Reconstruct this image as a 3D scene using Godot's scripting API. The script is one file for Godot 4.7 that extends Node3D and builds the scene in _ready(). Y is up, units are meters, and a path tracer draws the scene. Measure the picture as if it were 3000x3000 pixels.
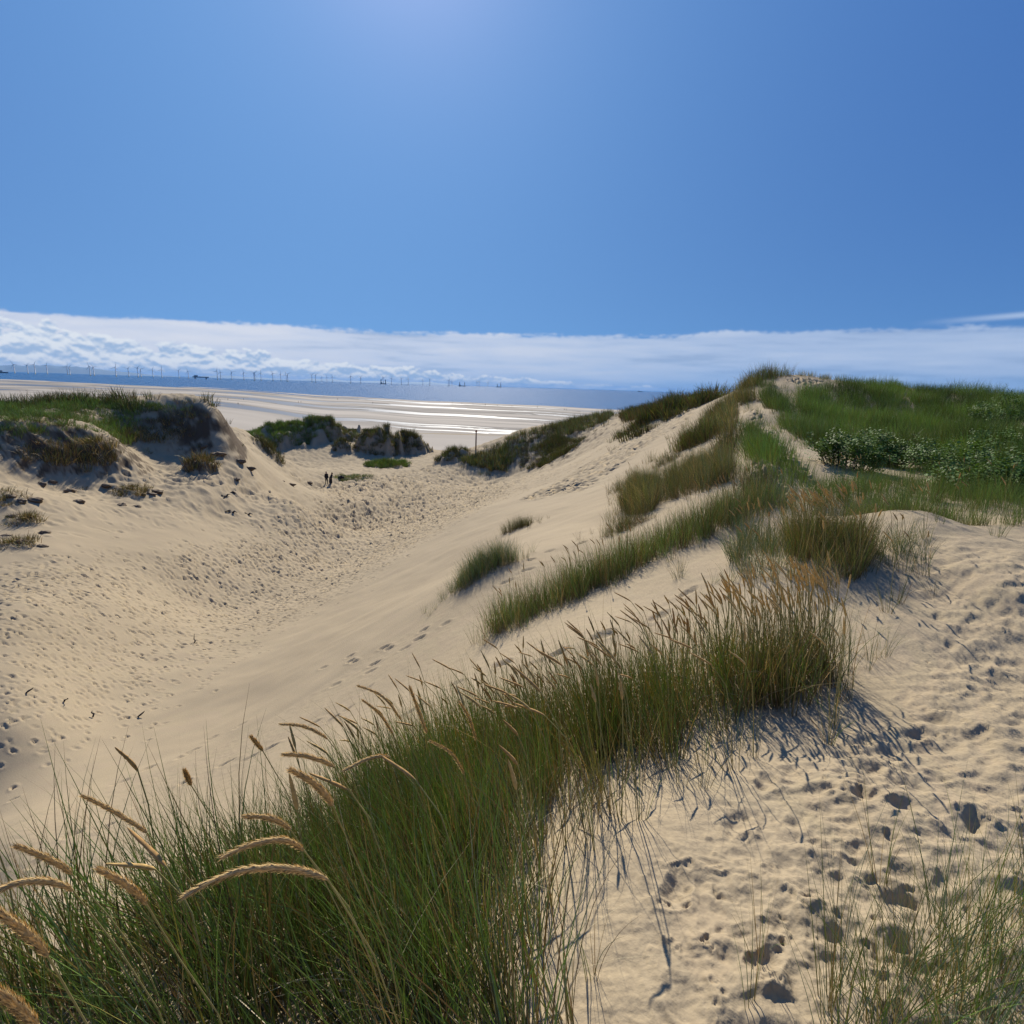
extends Node3D
# A dune ridge above a sandy blowout, looking out to a low-tide beach, the sea and a wind farm. Metres, y up; the photographer's eye is at the origin.

const SUN_UP := 35.5
const SUN_AROUND := -4.0        # degrees right of straight ahead (-z)
const BEACH := -20.0
const SEA := -22.0
const SAND := Color(0.388, 0.310, 0.200)

# survey of the dunes: x, height, z of points on the ground
var SURVEY := [
	0.043,-1.650,-1.173,0.412,-1.650,-1.191,0.918,-1.650,-1.277,1.467,-1.650,-1.294,0.649,-1.720,-1.671,1.361,-1.720,-1.849,1.976,-1.720,-1.873,0.989,-1.850,-2.503,
	2.060,-1.850,-2.693,2.930,-1.850,-2.892,2.017,-1.980,-3.591,3.298,-1.980,-3.971,4.23,-1.98,-4.32,1.751,-2.050,-4.003,3.16,-1.92,-5.14,4.10,-1.92,-5.32,
	3.277,-1.920,-4.386,3.41,-1.80,-5.98,4.63,-1.80,-6.96,5.92,-1.59,-8.06,6.21,-1.66,-7.71,5.45,-1.61,-8.02,6.38,-1.73,-7.31,5.02,-1.67,-5.30,
	6.07,-1.69,-6.50,5.37,-1.69,-6.33,4.82,-1.69,-5.34,3.72,-2.00,-7.40,2.89,-2.00,-6.69,6.81,-2.00,-11.08,8.63,-1.99,-12.27,8.00,-1.88,-9.60,
	7.80,-1.79,-8.45,7.22,-2.03,-13.15,11.09,-2.10,-16.64,12.40,-2.11,-15.70,11.44,-1.95,-12.57,11.36,-2.07,-18.84,13.86,-1.84,-23.17,17.49,-1.85,-24.37,
	17.38,-1.86,-20.66,23.16,-1.12,-32.62,24.26,-1.07,-29.24,19.28,-1.40,-21.67,23.17,1.16,-42.04,29.12,0.98,-45.47,32.14,0.65,-45.86,34.10,0.44,-43.15,
	34.22,0.22,-39.16,17.73,-0.36,-33.61,21.03,-0.67,-34.03,20.29,1.41,-41.28,17.69,1.20,-40.29,15.98,0.57,-37.76,14.02,-0.42,-35.32,11.55,-0.88,-27.69,
	9.10,-1.50,-22.21,11.99,-1.36,-25.30,11.83,-1.66,-22.02,9.85,-1.82,-17.41,7.81,-1.74,-16.22,6.07,-1.83,-13.72,4.54,-1.87,-10.57,6.33,-2.02,-12.49,
	3.58,-1.93,-8.47,2.90,-2.10,-7.67,3.97,-1.87,-8.52,2.33,-2.17,-6.49,1.69,-2.45,-6.48,1.579,-2.349,-5.269,0.954,-2.530,-5.620,0.398,-2.772,-5.285,
	-0.125,-3.103,-5.499,-0.277,-3.007,-4.992,3.87,-2.15,-10.83,3.55,-2.43,-11.46,2.58,-2.97,-11.72,1.47,-3.52,-11.41,0.36,-3.73,-9.49,-0.31,-3.80,-8.19,
	6.39,-2.07,-16.83,7.20,-2.32,-21.84,5.32,-2.74,-18.24,3.87,-3.24,-16.55,2.95,-3.70,-15.73,10.53,-1.74,-30.22,14.20,-0.57,-37.40,15.94,-0.19,-44.21,
	0.561,-1.718,-1.815,0.488,-2.007,-2.554,0.878,-2.048,-3.077,0.386,-2.327,-3.277,0.171,-1.812,-1.742,-0.191,-1.880,-1.589,-0.478,-1.826,-1.369,-0.776,-1.673,-1.166,
	0.054,-2.639,-4.000,-0.435,-2.707,-3.574,-0.788,-2.649,-2.998,-1.177,-2.497,-2.430,-1.507,-2.363,-2.119,-1.518,-2.010,-1.592,-1.423,-1.781,-1.259,-1.028,-3.604,-5.403,
	-1.659,-3.851,-5.034,-2.404,-3.993,-4.384,-3.091,-3.954,-3.802,-3.324,-3.587,-3.179,-0.96,-4.17,-7.84,-2.14,-5.07,-8.33,-3.38,-5.90,-8.56,-5.11,-6.82,-8.36,
	-6.78,-7.37,-8.15,-7.99,-7.41,-7.56,-0.75,-4.30,-12.58,-1.57,-5.05,-12.70,-4.42,-6.94,-13.81,-3.19,-6.20,-14.45,-6.77,-8.22,-12.82,-9.50,-8.90,-12.25,
	-11.46,-8.82,-11.17,0.29,-5.44,-22.00,-1.28,-6.05,-20.96,-3.00,-6.90,-19.27,1.51,-4.10,-15.93,2.81,-4.69,-22.83,5.18,-4.39,-28.53,7.76,-3.85,-35.15,
	10.35,-3.03,-41.74,13.21,-1.74,-45.11,15.51,-0.81,-47.53,-4.15,-7.79,-26.68,-1.92,-6.94,-30.94,1.07,-6.60,-35.98,3.58,-6.24,-39.84,8.17,-4.89,-49.33,
	12.60,-3.14,-56.61,15.56,-1.94,-57.95,16.78,-0.62,-53.43,-7.05,-9.23,-28.13,-8.57,-9.78,-24.55,-11.12,-9.04,-13.90,-12.10,-8.50,-11.94,-10.13,-9.44,-17.24,
	-13.61,-8.18,-13.69,-13.56,-8.97,-17.32,-16.71,-7.82,-17.22,-16.16,-8.67,-21.00,-14.33,-10.60,-24.84,-11.82,-10.90,-28.66,-18.15,-9.22,-28.75,-14.91,-10.64,-33.86,
	-10.86,-11.40,-34.54,-17.85,-12.10,-47.71,-11.23,-12.10,-45.00,-17.10,-13.00,-61.24,-11.23,-13.00,-60.30,-26.99,-13.60,-72.76,-19.38,-13.60,-78.34,-11.93,-13.60,-76.88,
	-28.04,-14.00,-90.99,-17.70,-14.00,-95.31,-36.44,-14.00,-91.09,-6.09,-12.20,-65.09,0.68,-10.60,-65.32,5.91,-9.00,-66.61,13.10,-3.93,-91.06,9.41,-5.15,-91.52,
	5.08,-6.13,-91.86,-0.38,-8.23,-92.00,-4.76,-10.58,-91.88,-8.63,-11.79,-91.59,-2.78,-12.85,-84.95,2.25,-11.45,-79.97,7.08,-8.37,-75.67,10.69,-5.55,-73.22,
	15.45,-3.60,-80.53,16.80,-2.79,-72.07,17.80,-1.92,-63.55,-41.60,-2.80,-45.97,-39.77,-2.70,-48.86,-37.51,-2.57,-51.85,-33.19,-2.69,-52.37,-29.15,-2.63,-52.44,
	-27.72,-2.73,-52.08,-33.72,-4.13,-36.92,-32.47,-4.08,-38.68,-30.90,-4.52,-40.57,-29.75,-4.87,-42.04,-36.22,-3.49,-42.71,-34.72,-3.67,-45.84,-33.81,-3.56,-50.77,
	-30.63,-3.62,-51.59,-32.64,-5.49,-35.46,-31.20,-6.22,-36.74,-29.59,-6.64,-38.43,-28.62,-6.37,-40.15,-32.09,-5.74,-48.68,-29.34,-5.90,-50.03,-27.38,-4.68,-50.56,
	-30.46,-6.37,-45.19,-28.34,-6.82,-47.14,-27.96,-7.25,-43.25,-27.27,-6.56,-48.91,-27.94,-6.62,-30.00,-25.78,-7.31,-31.88,-26.17,-7.69,-38.44,-25.52,-7.63,-43.58,
	-25.18,-6.58,-48.33,-25.89,-7.29,-54.13,-22.82,-7.83,-25.87,-22.83,-8.27,-30.37,-22.21,-8.64,-35.64,-20.59,-9.31,-38.89,-20.45,-9.57,-44.53,-17.98,-10.51,-46.66,
	-26.35,-7.45,-28.07,-22.25,-8.24,-40.83,-22.64,-8.78,-49.58,-31.60,-6.97,-64.70,-37.93,-6.39,-76.07,-41.30,-14.00,-103.52,-31.80,-14.00,-103.39,-20.70,-14.00,-111.60,
	-55.87,-13.00,-114.30,-48.42,-13.00,-109.91,-46.24,-12.20,-116.39,-34.63,-12.20,-112.95,-63.88,-12.00,-134.51,-45.89,-12.00,-136.57,-24.54,-13.00,-124.30,-151.55,-19.80,-87.50,
	-207.85,-20.30,-120.00,-130.05,-19.80,-117.10,-178.35,-20.30,-160.59,-102.86,-19.80,-141.58,-141.07,-20.30,-194.16,-71.18,-19.80,-159.87,-97.62,-20.30,-219.25,-36.38,-19.80,-171.18,
	-49.90,-20.30,-234.76,0.00,-19.80,-175.00,0.00,-20.30,-240.00,36.38,-19.80,-171.18,49.90,-20.30,-234.76,71.18,-19.80,-159.87,97.62,-20.30,-219.25,102.86,-19.80,-141.58,
	141.07,-20.30,-194.16,130.05,-19.80,-117.10,178.35,-20.30,-160.59,151.55,-19.80,-87.50,207.85,-20.30,-120.00,-73.61,-8.00,-42.50,-103.92,-15.00,-60.00,-63.17,-8.00,-56.88,
	-89.18,-15.00,-80.30,-52.33,-8.00,-66.98,-73.88,-15.00,-94.56,-42.50,-8.00,-73.61,-60.00,-15.00,-103.92,-53.19,-17.50,-131.66,-34.35,-18.00,-137.78,-19.76,-18.40,-140.62,
	0.00,-18.40,-142.00,14.84,-18.40,-141.22,17.40,-17.50,-123.78,30.24,-17.50,-121.29,42.75,-17.50,-117.46,35.07,-4.50,-71.90,52.60,-13.00,-107.86,42.39,-4.50,-67.84,
	63.59,-13.00,-101.77,51.42,-4.50,-61.28,77.13,-13.00,-91.93,61.28,-4.50,-51.42,91.93,-13.00,-77.13,69.28,-4.50,-40.00,103.92,-13.00,-60.00,19.16,-2.50,-58.97,
	19.15,-1.50,-52.62,21.73,-0.30,-53.78,33.71,-7.00,-83.45,-0.866,-1.700,-0.500,-1.905,-2.200,-1.100,-4.330,-4.600,-2.500,-8.66,-7.90,-5.00,-13.86,-9.80,-8.00,
	-21.65,-9.30,-12.50,-34.64,-8.80,-20.00,-41.57,-7.20,-24.00,-45.03,-5.20,-26.00,-51.96,-3.60,-30.00,-0.788,-1.700,-0.616,-1.734,-2.200,-1.354,-3.940,-4.600,-3.078,
	-7.88,-7.90,-6.16,-12.61,-9.80,-9.85,-19.70,-9.30,-15.39,-31.52,-8.80,-24.63,-37.82,-7.20,-29.55,-40.98,-5.20,-32.01,-47.28,-3.60,-36.94,0.995,-1.650,-0.671,
	2.487,-1.850,-1.678,4.97,-2.10,-3.36,7.88,-2.35,-5.31,11.61,-2.60,-7.83,16.58,-2.90,-11.18,23.21,-2.60,-15.66,41.45,0.30,-27.96,1.060,-1.650,-0.563,
	2.649,-1.850,-1.408,5.30,-2.10,-2.82,8.39,-2.35,-4.46,12.36,-2.60,-6.57,17.66,-2.90,-9.39,24.72,-2.60,-13.15,44.15,0.30,-23.47,-0.345,-1.640,-0.289,
	-0.613,-1.640,-0.514,-0.190,-1.640,-0.408,-0.338,-1.640,-0.725,0.000,-1.640,-0.450,0.000,-1.640,-0.800,0.190,-1.640,-0.408,0.338,-1.640,-0.725,0.345,-1.640,-0.289,
	0.613,-1.640,-0.514,6.43,-2.25,-9.90,7.16,-2.30,-9.50,5.53,-2.10,-9.97]
var BUMPS := [[-46.9,-117.8,9.7,3.74],[-32.3,-74.1,1.9,0.84],[-47.7,-96.9,6.0,4.20],[-80.6,-231.5,8.0,3.14],[-68.9,-234.6,6.9,4.87],[-60.8,-236.1,5.1,3.16],[-33.3,-109.1,1.8,1.89],[-27.1,-112.6,4.6,3.96],[-37.7,-119.4,5.5,1.94],[-21.9,-116.4,4.5,3.35],[-22.2,-98.6,3.9,0.56],[-23.7,-82.3,3.0,0.15],[-25.9,-37.6,1.3,0.23],[-25.5,-45.6,1.2,0.77],[-27.6,-29.9,1.1,0.15],[-25.2,-28.2,0.8,0.15],[-22.9,-25.1,0.8,0.15],[-10.2,-93.6,2.8,1.34]]           # hummocks: x, z, half width, height

var AZ := PackedFloat32Array()   # the ground's mesh is a fan: bearings (degrees) ...
var RAD := PackedFloat32Array()  # ... and distances
var HGT := PackedFloat32Array()  # heights, bearing by bearing
var NR := 0
var rng := RandomNumberGenerator.new()
var edge_noise := FastNoiseLite.new()
var used := {}
var tufts := {}
var heads := {}
var M := {}


func V2(x: float, z: float) -> Vector2:
	return Vector2(x, z)


func V3(x: float, y: float, z: float) -> Vector3:
	return Vector3(x, y, z)


func _ready() -> void:
	rng.seed = 7
	edge_noise.frequency = 9.0
	edge_noise.fractal_octaves = 3
	setting_of_light()
	materials()
	dunes()
	shore()
	far_things()
	vegetation()
	small_things()


# ------------------------------------------------------------------ camera, sky, sun
func setting_of_light() -> void:
	var cam := Camera3D.new()
	cam.name = "camera"
	cam.fov = 84.55
	cam.near = 0.05
	cam.far = 90000.0
	cam.basis = Basis(Vector3.RIGHT, deg_to_rad(-12.533)) * Basis(Vector3.BACK, deg_to_rad(1.804))
	add_child(cam)
	cam.current = true
	var sun := DirectionalLight3D.new()
	sun.name = "sun"
	sun.light_energy = 1.6
	sun.light_color = Color(1.0, 0.965, 0.90)
	sun.light_angular_distance = 0.5
	sun.shadow_enabled = true
	sun.basis = Basis(Vector3.UP, deg_to_rad(180.0 - SUN_AROUND)) * Basis(Vector3.RIGHT, deg_to_rad(-SUN_UP))
	add_child(sun)
	var env := Environment.new()
	env.background_mode = Environment.BG_SKY
	env.tonemap_mode = Environment.TONE_MAPPER_LINEAR
	env.tonemap_exposure = 1.35
	env.background_energy_multiplier = 0.74
	env.sdfgi_enabled = true
	env.ssao_enabled = true
	env.ssil_enabled = true
	env.fog_enabled = true
	env.fog_density = 0.000017
	env.fog_light_color = Color(0.50, 0.74, 1.0)
	env.sky = Sky.new()
	env.sky.sky_material = sky_material()
	var we := WorldEnvironment.new()
	we.name = "world_environment"
	we.environment = env
	add_child(we)


func curve(table: Array, x: float) -> float:
	for i in range(1, table.size()):
		if x <= table[i][0]:
			var f: float = clampf((x - table[i - 1][0]) / (table[i][0] - table[i - 1][0]), 0.0, 1.0)
			f = f * f * (3.0 - 2.0 * f)
			return lerpf(table[i - 1][1], table[i][1], f)
	return table[-1][1]


func clear_sky(around: float, up: float) -> Color:
	# blue that is paler round the sun and towards the sea's horizon
	var a := deg_to_rad(around)
	var e := deg_to_rad(up)
	var s := deg_to_rad(SUN_UP)
	var c := sin(e) * sin(s) + cos(e) * cos(s) * cos(a - deg_to_rad(SUN_AROUND - 6.0))
	var g := rad_to_deg(acos(clampf(c, -1.0, 1.0)))
	var pale := 0.66 * exp(-pow(g / 42.0, 2.0)) + 0.34 * exp(-up / 10.0) + 0.06
	var west := 0.5 + 0.5 * cos(a - deg_to_rad(-28.0))
	pale = clampf(pale * lerpf(0.22, 1.10, west * west * west), 0.0, 1.05)
	var k := Color(0.036, 0.125, 0.410).lerp(Color(0.195, 0.415, 0.800), pale)
	k = k.lerp(Color(0.125, 0.350, 0.650).lerp(Color(0.205, 0.450, 0.810), west * west), 0.6 * exp(-up / 9.0))
	var glow := exp(-pow(g / 13.0, 2.0))
	return k + Color(0.085, 0.062, 0.06) * glow + Color(0.13, 0.10, 0.11) * exp(-pow(g / 7.0, 2.0))


func sky_material() -> PanoramaSkyMaterial:
	# drawn coarsely with a margin all round (so that the ends meet), enlarged, then cut to size
	var low := Image.create_empty(272, 136, false, Image.FORMAT_RGBF)
	for j in 136:
		for i in 272:
			low.set_pixel(i, j, clear_sky((i - 7.5) / 256.0 * 360.0, clampf(90.0 - (j - 3.5) / 128.0 * 180.0, 0.0, 90.0)))
	low.resize(4352, 2176, Image.INTERPOLATE_CUBIC)
	low = low.get_region(Rect2i(128, 64, 4096, 2048))
	var edge := [[-180, 4.5], [-100, 5.2], [-60, 4.1], [-41, 4.26], [-30, 4.55], [-17, 4.72], [0, 4.8], [12, 5.0], [24, 5.46], [32, 5.6], [40, 5.5], [75, 5.0], [130, 5.8], [180, 4.5]]
	var tops := [[-180, 1.2], [-110, 2.2], [-60, 3.7], [-41, 3.45], [-37, 3.2], [-33, 2.45], [-29, 2.6], [-25, 2.3], [-20, 1.85], [-10, 1.35], [-4, 0.9], [8, 0.5], [20, 0.15], [60, 0.3], [120, 1.0], [180, 1.2]]
	var veil := FastNoiseLite.new()
	veil.seed = 3
	veil.frequency = 1.0
	veil.fractal_octaves = 5
	var billow := FastNoiseLite.new()
	billow.seed = 11
	billow.frequency = 1.0
	billow.fractal_octaves = 5
	billow.fractal_gain = 0.55
	for i in 4096:
		var a := (i + 0.5) / 4096.0 * 360.0
		if a > 180.0:
			a -= 360.0
		var ra := deg_to_rad(a)
		# places on a circle, so that the noise closes round the horizon
		var cx := cos(ra) * 57.3
		var cz := sin(ra) * 57.3
		var top: float = curve(edge, a)
		var heap: float = curve(tops, a)
		var right := smoothstep(-35.0, 38.0, a)
		for j in range(938, 1024):
			var e := 90.0 - (j + 0.5) / 2048.0 * 180.0
			var k := clear_sky(a, e) if e < 7.2 else low.get_pixel(i, j)
			# thin high sheet of cloud
			var n := veil.get_noise_3d(cx * 0.05, e * 0.55, cz * 0.05) * 0.5 + veil.get_noise_3d(cx * 0.16 + 40.0, e * 1.6, cz * 0.16) * 0.28
			var cover := smoothstep(-0.22, 0.16, top - e + n * 0.75 + veil.get_noise_3d(cx * 1.1, e * 2.0, cz * 1.1) * 0.22)
			cover *= clampf(0.86 + n * 0.55 - 0.42 * right * smoothstep(3.2, 0.5, e) - 0.10 * right, 0.0, 1.0)
			var vc := Color(0.70, 0.74, 0.84).lerp(Color(0.46, 0.57, 0.77), right)
			vc = vc.lerp(vc * 0.86, smoothstep(0.05, 0.35, -n))
			k = k.lerp(vc, cover)
			# wisp at the far right
			var wisp := smoothstep(0.35, 0.0, absf(e - 6.25 - (a - 40.0) * 0.055)) * smoothstep(33.0, 41.0, a) * smoothstep(75.0, 50.0, a)
			k = k.lerp(Color(0.5, 0.62, 0.82), wisp * 0.7)
			# heaped clouds low over the sea
			if e < heap + 1.4:
				var b := billow.get_noise_3d(cx * 0.38, e * 0.72, cz * 0.38)
				var b2 := billow.get_noise_3d(cx * 0.38, e * 0.72 + 0.17, cz * 0.38)
				var fine := billow.get_noise_3d(cx * 1.3 + 9.0, e * 2.1, cz * 1.3)
				var body := smoothstep(0.0, 0.12, heap - e + (b * 1.15 + fine * 0.3) * (0.35 + 0.28 * heap))
				var lit := clampf(0.60 + (b - b2) * 3.1 + fine * 0.30 + (e / maxf(heap, 0.3) - 0.6) * 0.35, 0.0, 1.0)
				var cc := Color(0.36, 0.50, 0.72).lerp(Color(0.78, 0.83, 0.89), lit)
				cc = cc.lerp(Color(0.50, 0.63, 0.82), smoothstep(0.9, 0.0, e) * 0.65)
				k = k.lerp(cc, body * smoothstep(0.02, 0.5, heap) * 0.95)
			low.set_pixel(i, j, k)
	var m := PanoramaSkyMaterial.new()
	m.panorama = ImageTexture.create_from_image(low)
	return m


# ------------------------------------------------------------------ materials
func noise_texture(size: int, freq: float, octaves: int, dark: Color, light: Color, s: int, normal := 0.0) -> NoiseTexture2D:
	var n := FastNoiseLite.new()
	n.seed = s
	n.frequency = freq
	n.fractal_octaves = octaves
	var t := NoiseTexture2D.new()
	t.width = size
	t.height = size
	t.seamless = true
	t.noise = n
	if normal > 0.0:
		t.as_normal_map = true
		t.bump_strength = normal
	else:
		var g := Gradient.new()
		g.set_color(0, dark)
		g.set_color(1, light)
		t.color_ramp = g
	return t


func mat(named: String, rough: float, vertex := true, color := Color.WHITE) -> StandardMaterial3D:
	var m := StandardMaterial3D.new()
	m.resource_name = named
	m.roughness = rough
	m.vertex_color_use_as_albedo = vertex
	m.albedo_color = color
	M[named] = m
	return m


func materials() -> void:
	var sand := mat("sand", 0.95)
	sand.albedo_texture = noise_texture(1024, 0.035, 5, Color(0.86, 0.86, 0.87), Color(1.0, 1.0, 1.0), 5)
	sand.normal_enabled = true
	sand.normal_texture = noise_texture(1024, 0.055, 5, Color.BLACK, Color.WHITE, 6, 3.0)
	sand.normal_scale = 0.55
	sand.metallic_specular = 0.25
	var beach := mat("beach_sand", 0.9)
	beach.metallic_specular = 0.12
	var pool := mat("pool_water", 0.36, false, Color(0.36, 0.36, 0.36))
	pool.metallic_specular = 0.28
	var sea := mat("sea_water", 0.36, false, Color(0.22, 0.41, 0.59))
	sea.metallic_specular = 0.08
	sea.uv1_triplanar = true
	sea.uv1_world_triplanar = true
	sea.uv1_scale = Vector3.ONE / 70.0
	sea.normal_enabled = true
	sea.normal_texture = noise_texture(1024, 0.04, 5, Color.BLACK, Color.WHITE, 8, 16.0)
	sea.normal_scale = 1.0
	var leaf := mat("grass_blade", 0.5)
	leaf.backlight_enabled = true
	leaf.backlight = Color(0.52, 0.52, 0.38)
	leaf.metallic_specular = 0.4
	var head := mat("seed_head", 0.85)
	head.backlight_enabled = true
	head.backlight = Color(0.35, 0.33, 0.28)
	var shrub := mat("shrub_leaf", 0.6)
	shrub.backlight_enabled = true
	shrub.backlight = Color(0.6, 0.6, 0.4)
	shrub.metallic_specular = 0.22
	mat("plain", 0.9)
	mat("painted_steel", 0.5)


# ------------------------------------------------------------------ the ground
func cubic(f: float) -> Array:
	var f2 := f * f
	var f3 := f2 * f
	return [-0.5 * f + f2 - 0.5 * f3, 1.0 - 2.5 * f2 + 1.5 * f3, 0.5 * f + 2.0 * f2 - 1.5 * f3, -0.5 * f2 + 0.5 * f3]


func survey_grid(ga: int, gr: int, l0: float, l1: float) -> PackedFloat32Array:
	# smooth surface through the survey (multiquadric), as slope seen from the origin over bearing and log distance
	var n := SURVEY.size() / 3
	var m := n + 3
	var ka := PackedFloat64Array()
	var kr := PackedFloat64Array()
	var A := PackedFloat64Array()
	A.resize(m * (m + 1))
	var w := m + 1
	for i in n:
		var x: float = SURVEY[i * 3]
		var z: float = SURVEY[i * 3 + 2]
		var r := sqrt(x * x + z * z)
		ka.append(rad_to_deg(atan2(x, -z)) / 18.0)
		kr.append(log(r) * 2.2)
		A[i * w + m] = SURVEY[i * 3 + 1] / r
	for i in n:
		for j in n:
			var da := ka[i] - ka[j]
			var dr := kr[i] - kr[j]
			A[i * w + j] = sqrt(da * da + dr * dr + 0.02)
		A[i * w + i] -= 0.002
		for q in 3:
			var v: float = [1.0, ka[i], kr[i]][q]
			A[i * w + n + q] = v
			A[(n + q) * w + i] = v
	for c in m:
		var best := c
		for i in range(c + 1, m):
			if absf(A[i * w + c]) > absf(A[best * w + c]):
				best = i
		if best != c:
			for j in range(c, w):
				var tmp := A[c * w + j]
				A[c * w + j] = A[best * w + j]
				A[best * w + j] = tmp
		var inv := 1.0 / A[c * w + c]
		for i in range(c + 1, m):
			var f := A[i * w + c] * inv
			if f != 0.0:
				var bi := i * w
				var bc := c * w
				for j in range(c, w):
					A[bi + j] -= f * A[bc + j]
	var S := PackedFloat64Array()
	S.resize(m)
	for i in range(m - 1, -1, -1):
		var v := A[i * w + m]
		for j in range(i + 1, m):
			v -= A[i * w + j] * S[j]
		S[i] = v / A[i * w + i]
	var out := PackedFloat32Array()
	out.resize(ga * gr)
	for a in ga:
		var pa := (-62.0 + 124.0 * a / (ga - 1)) / 18.0
		for r in gr:
			var pr := (l0 + (l1 - l0) * r / (gr - 1)) * 2.2
			var v := S[n] + S[n + 1] * pa + S[n + 2] * pr
			for i in n:
				var da := pa - ka[i]
				var dr := pr - kr[i]
				v += S[i] * sqrt(da * da + dr * dr + 0.02)
			out[a * gr + r] = v
	return out


func dunes() -> void:
	var a := -180.0
	while a < 180.01:
		AZ.append(a)
		a += 0.13 if a > -52.0 and a < 52.0 else (1.0 if absf(a) < 58.0 else 4.0)
	AZ[-1] = 180.0
	var r := 0.05
	while r < 240.0:
		RAD.append(r)
		if r < 0.6:
			r += 0.05
		elif r < 6.0:
			r += (r * r + 2.9) / 1.7 / 563.0 * 1.2
		elif r < 25.0:
			r += lerpf(0.046, 0.092, (r - 6.0) / 19.0)
		elif r < 60.0:
			r += lerpf(0.092, 0.34, (r - 25.0) / 35.0)
		elif r < 140.0:
			r += lerpf(0.42, 0.85, (r - 60.0) / 80.0)
		else:
			r += 3.0
	RAD.append(240.0)
	NR = RAD.size()
	var na := AZ.size()
	var ga := 150
	var gr := 170
	var l0 := log(0.4)
	var l1 := log(240.0)
	var grid := survey_grid(ga, gr, l0, l1)
	var first := PackedInt32Array()
	var weights := PackedFloat32Array()
	for j in NR:
		var p := clampf((log(maxf(RAD[j], 0.4)) - l0) / (l1 - l0), 0.0, 1.0) * (gr - 1)
		var i := clampi(int(p), 1, gr - 3)
		first.append(i - 1)
		for q in cubic(p - i):
			weights.append(q)
	var swell := FastNoiseLite.new()
	swell.seed = 21
	swell.frequency = 0.35
	swell.fractal_octaves = 3
	var rough := FastNoiseLite.new()
	rough.seed = 22
	rough.frequency = 0.5
	rough.fractal_octaves = 5
	rough.fractal_type = FastNoiseLite.FRACTAL_RIDGED
	var lumps := FastNoiseLite.new()
	lumps.seed = 23
	lumps.frequency = 4.5
	lumps.fractal_octaves = 3
	var churn := FastNoiseLite.new()
	churn.seed = 24
	churn.frequency = 2.0
	churn.fractal_octaves = 4
	HGT.resize(na * NR)
	var col := PackedFloat32Array()
	col.resize(gr)
	for i in na:
		var az := AZ[i]
		var back := smoothstep(58.0, 180.0, absf(az)) * 0.5
		var parts := [[clampf(az, -60.0, 60.0), 1.0 - back]]
		if back > 0.0:
			parts.append([-clampf(az, -60.0, 60.0), back])
		col.fill(0.0)
		for part in parts:
			var p: float = (part[0] + 62.0) / 124.0 * (ga - 1)
			var c := clampi(int(p), 1, ga - 3)
			var w := cubic(p - c)
			var share: float = part[1]
			for q in 4:
				var wq: float = w[q] * share
				var b := (c - 1 + q) * gr
				for j in gr:
					col[j] += grid[b + j] * wq
		var sx := sin(deg_to_rad(az))
		var sz := -cos(deg_to_rad(az))
		var left := smoothstep(-12.0, -17.0, az)
		for j in NR:
			var f := first[j]
			var rr := RAD[j]
			var h := (col[f] * weights[j * 4] + col[f + 1] * weights[j * 4 + 1] + col[f + 2] * weights[j * 4 + 2] + col[f + 3] * weights[j * 4 + 3]) * rr
			var x := sx * rr
			var z := sz * rr
			var s := swell.get_noise_2d(x, z)
			h += s * (0.035 if rr < 12.0 else 0.06)
			if rr < 12.0:
				var worn := smoothstep(-0.15, 0.55, x - curve([[0.9, 0.35], [1.4, 0.55], [2.3, 1.1], [3.5, 2.7], [4.9, 3.7], [8.0, 5.4]], -z)) * smoothstep(11.5, 8.0, rr) if x > 0.0 and z < -0.5 else 0.0
				if worn > 0.0:
					h += worn * (churn.get_noise_2d(x * 0.8, z * 1.3) * 0.05 + rough.get_noise_2d(x * 3.0, z * 5.0) * 0.016)
				h += lumps.get_noise_2d(x, z) * 0.008 + lumps.get_noise_2d(x * 0.8 + 9.0, z * 3.0) * 0.006
			elif left > 0.0 and rr > 38.0 and rr < 72.0:
				var m := left * smoothstep(38.0, 47.0, rr) * smoothstep(72.0, 62.0, rr)
				h += (rough.get_noise_2d(x, z) - 0.35) * (0.20 + 0.20 * smoothstep(47.0, 49.0, rr) * smoothstep(53.0, 51.0, rr)) * m
			elif rr > 60.0 and rr < 140.0:
				h += (rough.get_noise_2d(x * 0.7, z * 0.7) - 0.4) * 0.35
			HGT[i * NR + j] = h
	for b in BUMPS:
		bump(b[0], b[1], b[2], b[3])
	footprints()
	# mesh
	var n := na * NR
	var pos := PackedVector3Array()
	pos.resize(n)
	for i in na:
		var sx := sin(deg_to_rad(AZ[i]))
		var sz := -cos(deg_to_rad(AZ[i]))
		for j in NR:
			pos[i * NR + j] = Vector3(sx * RAD[j], HGT[i * NR + j], sz * RAD[j])
	var nor := PackedVector3Array()
	nor.resize(n)
	var uv := PackedVector2Array()
	uv.resize(n)
	var color := PackedColorArray()
	color.resize(n)
	var tone := FastNoiseLite.new()
	tone.seed = 31
	tone.frequency = 0.12
	tone.fractal_octaves = 4
	var humus := Color(0.075, 0.052, 0.034)
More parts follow.
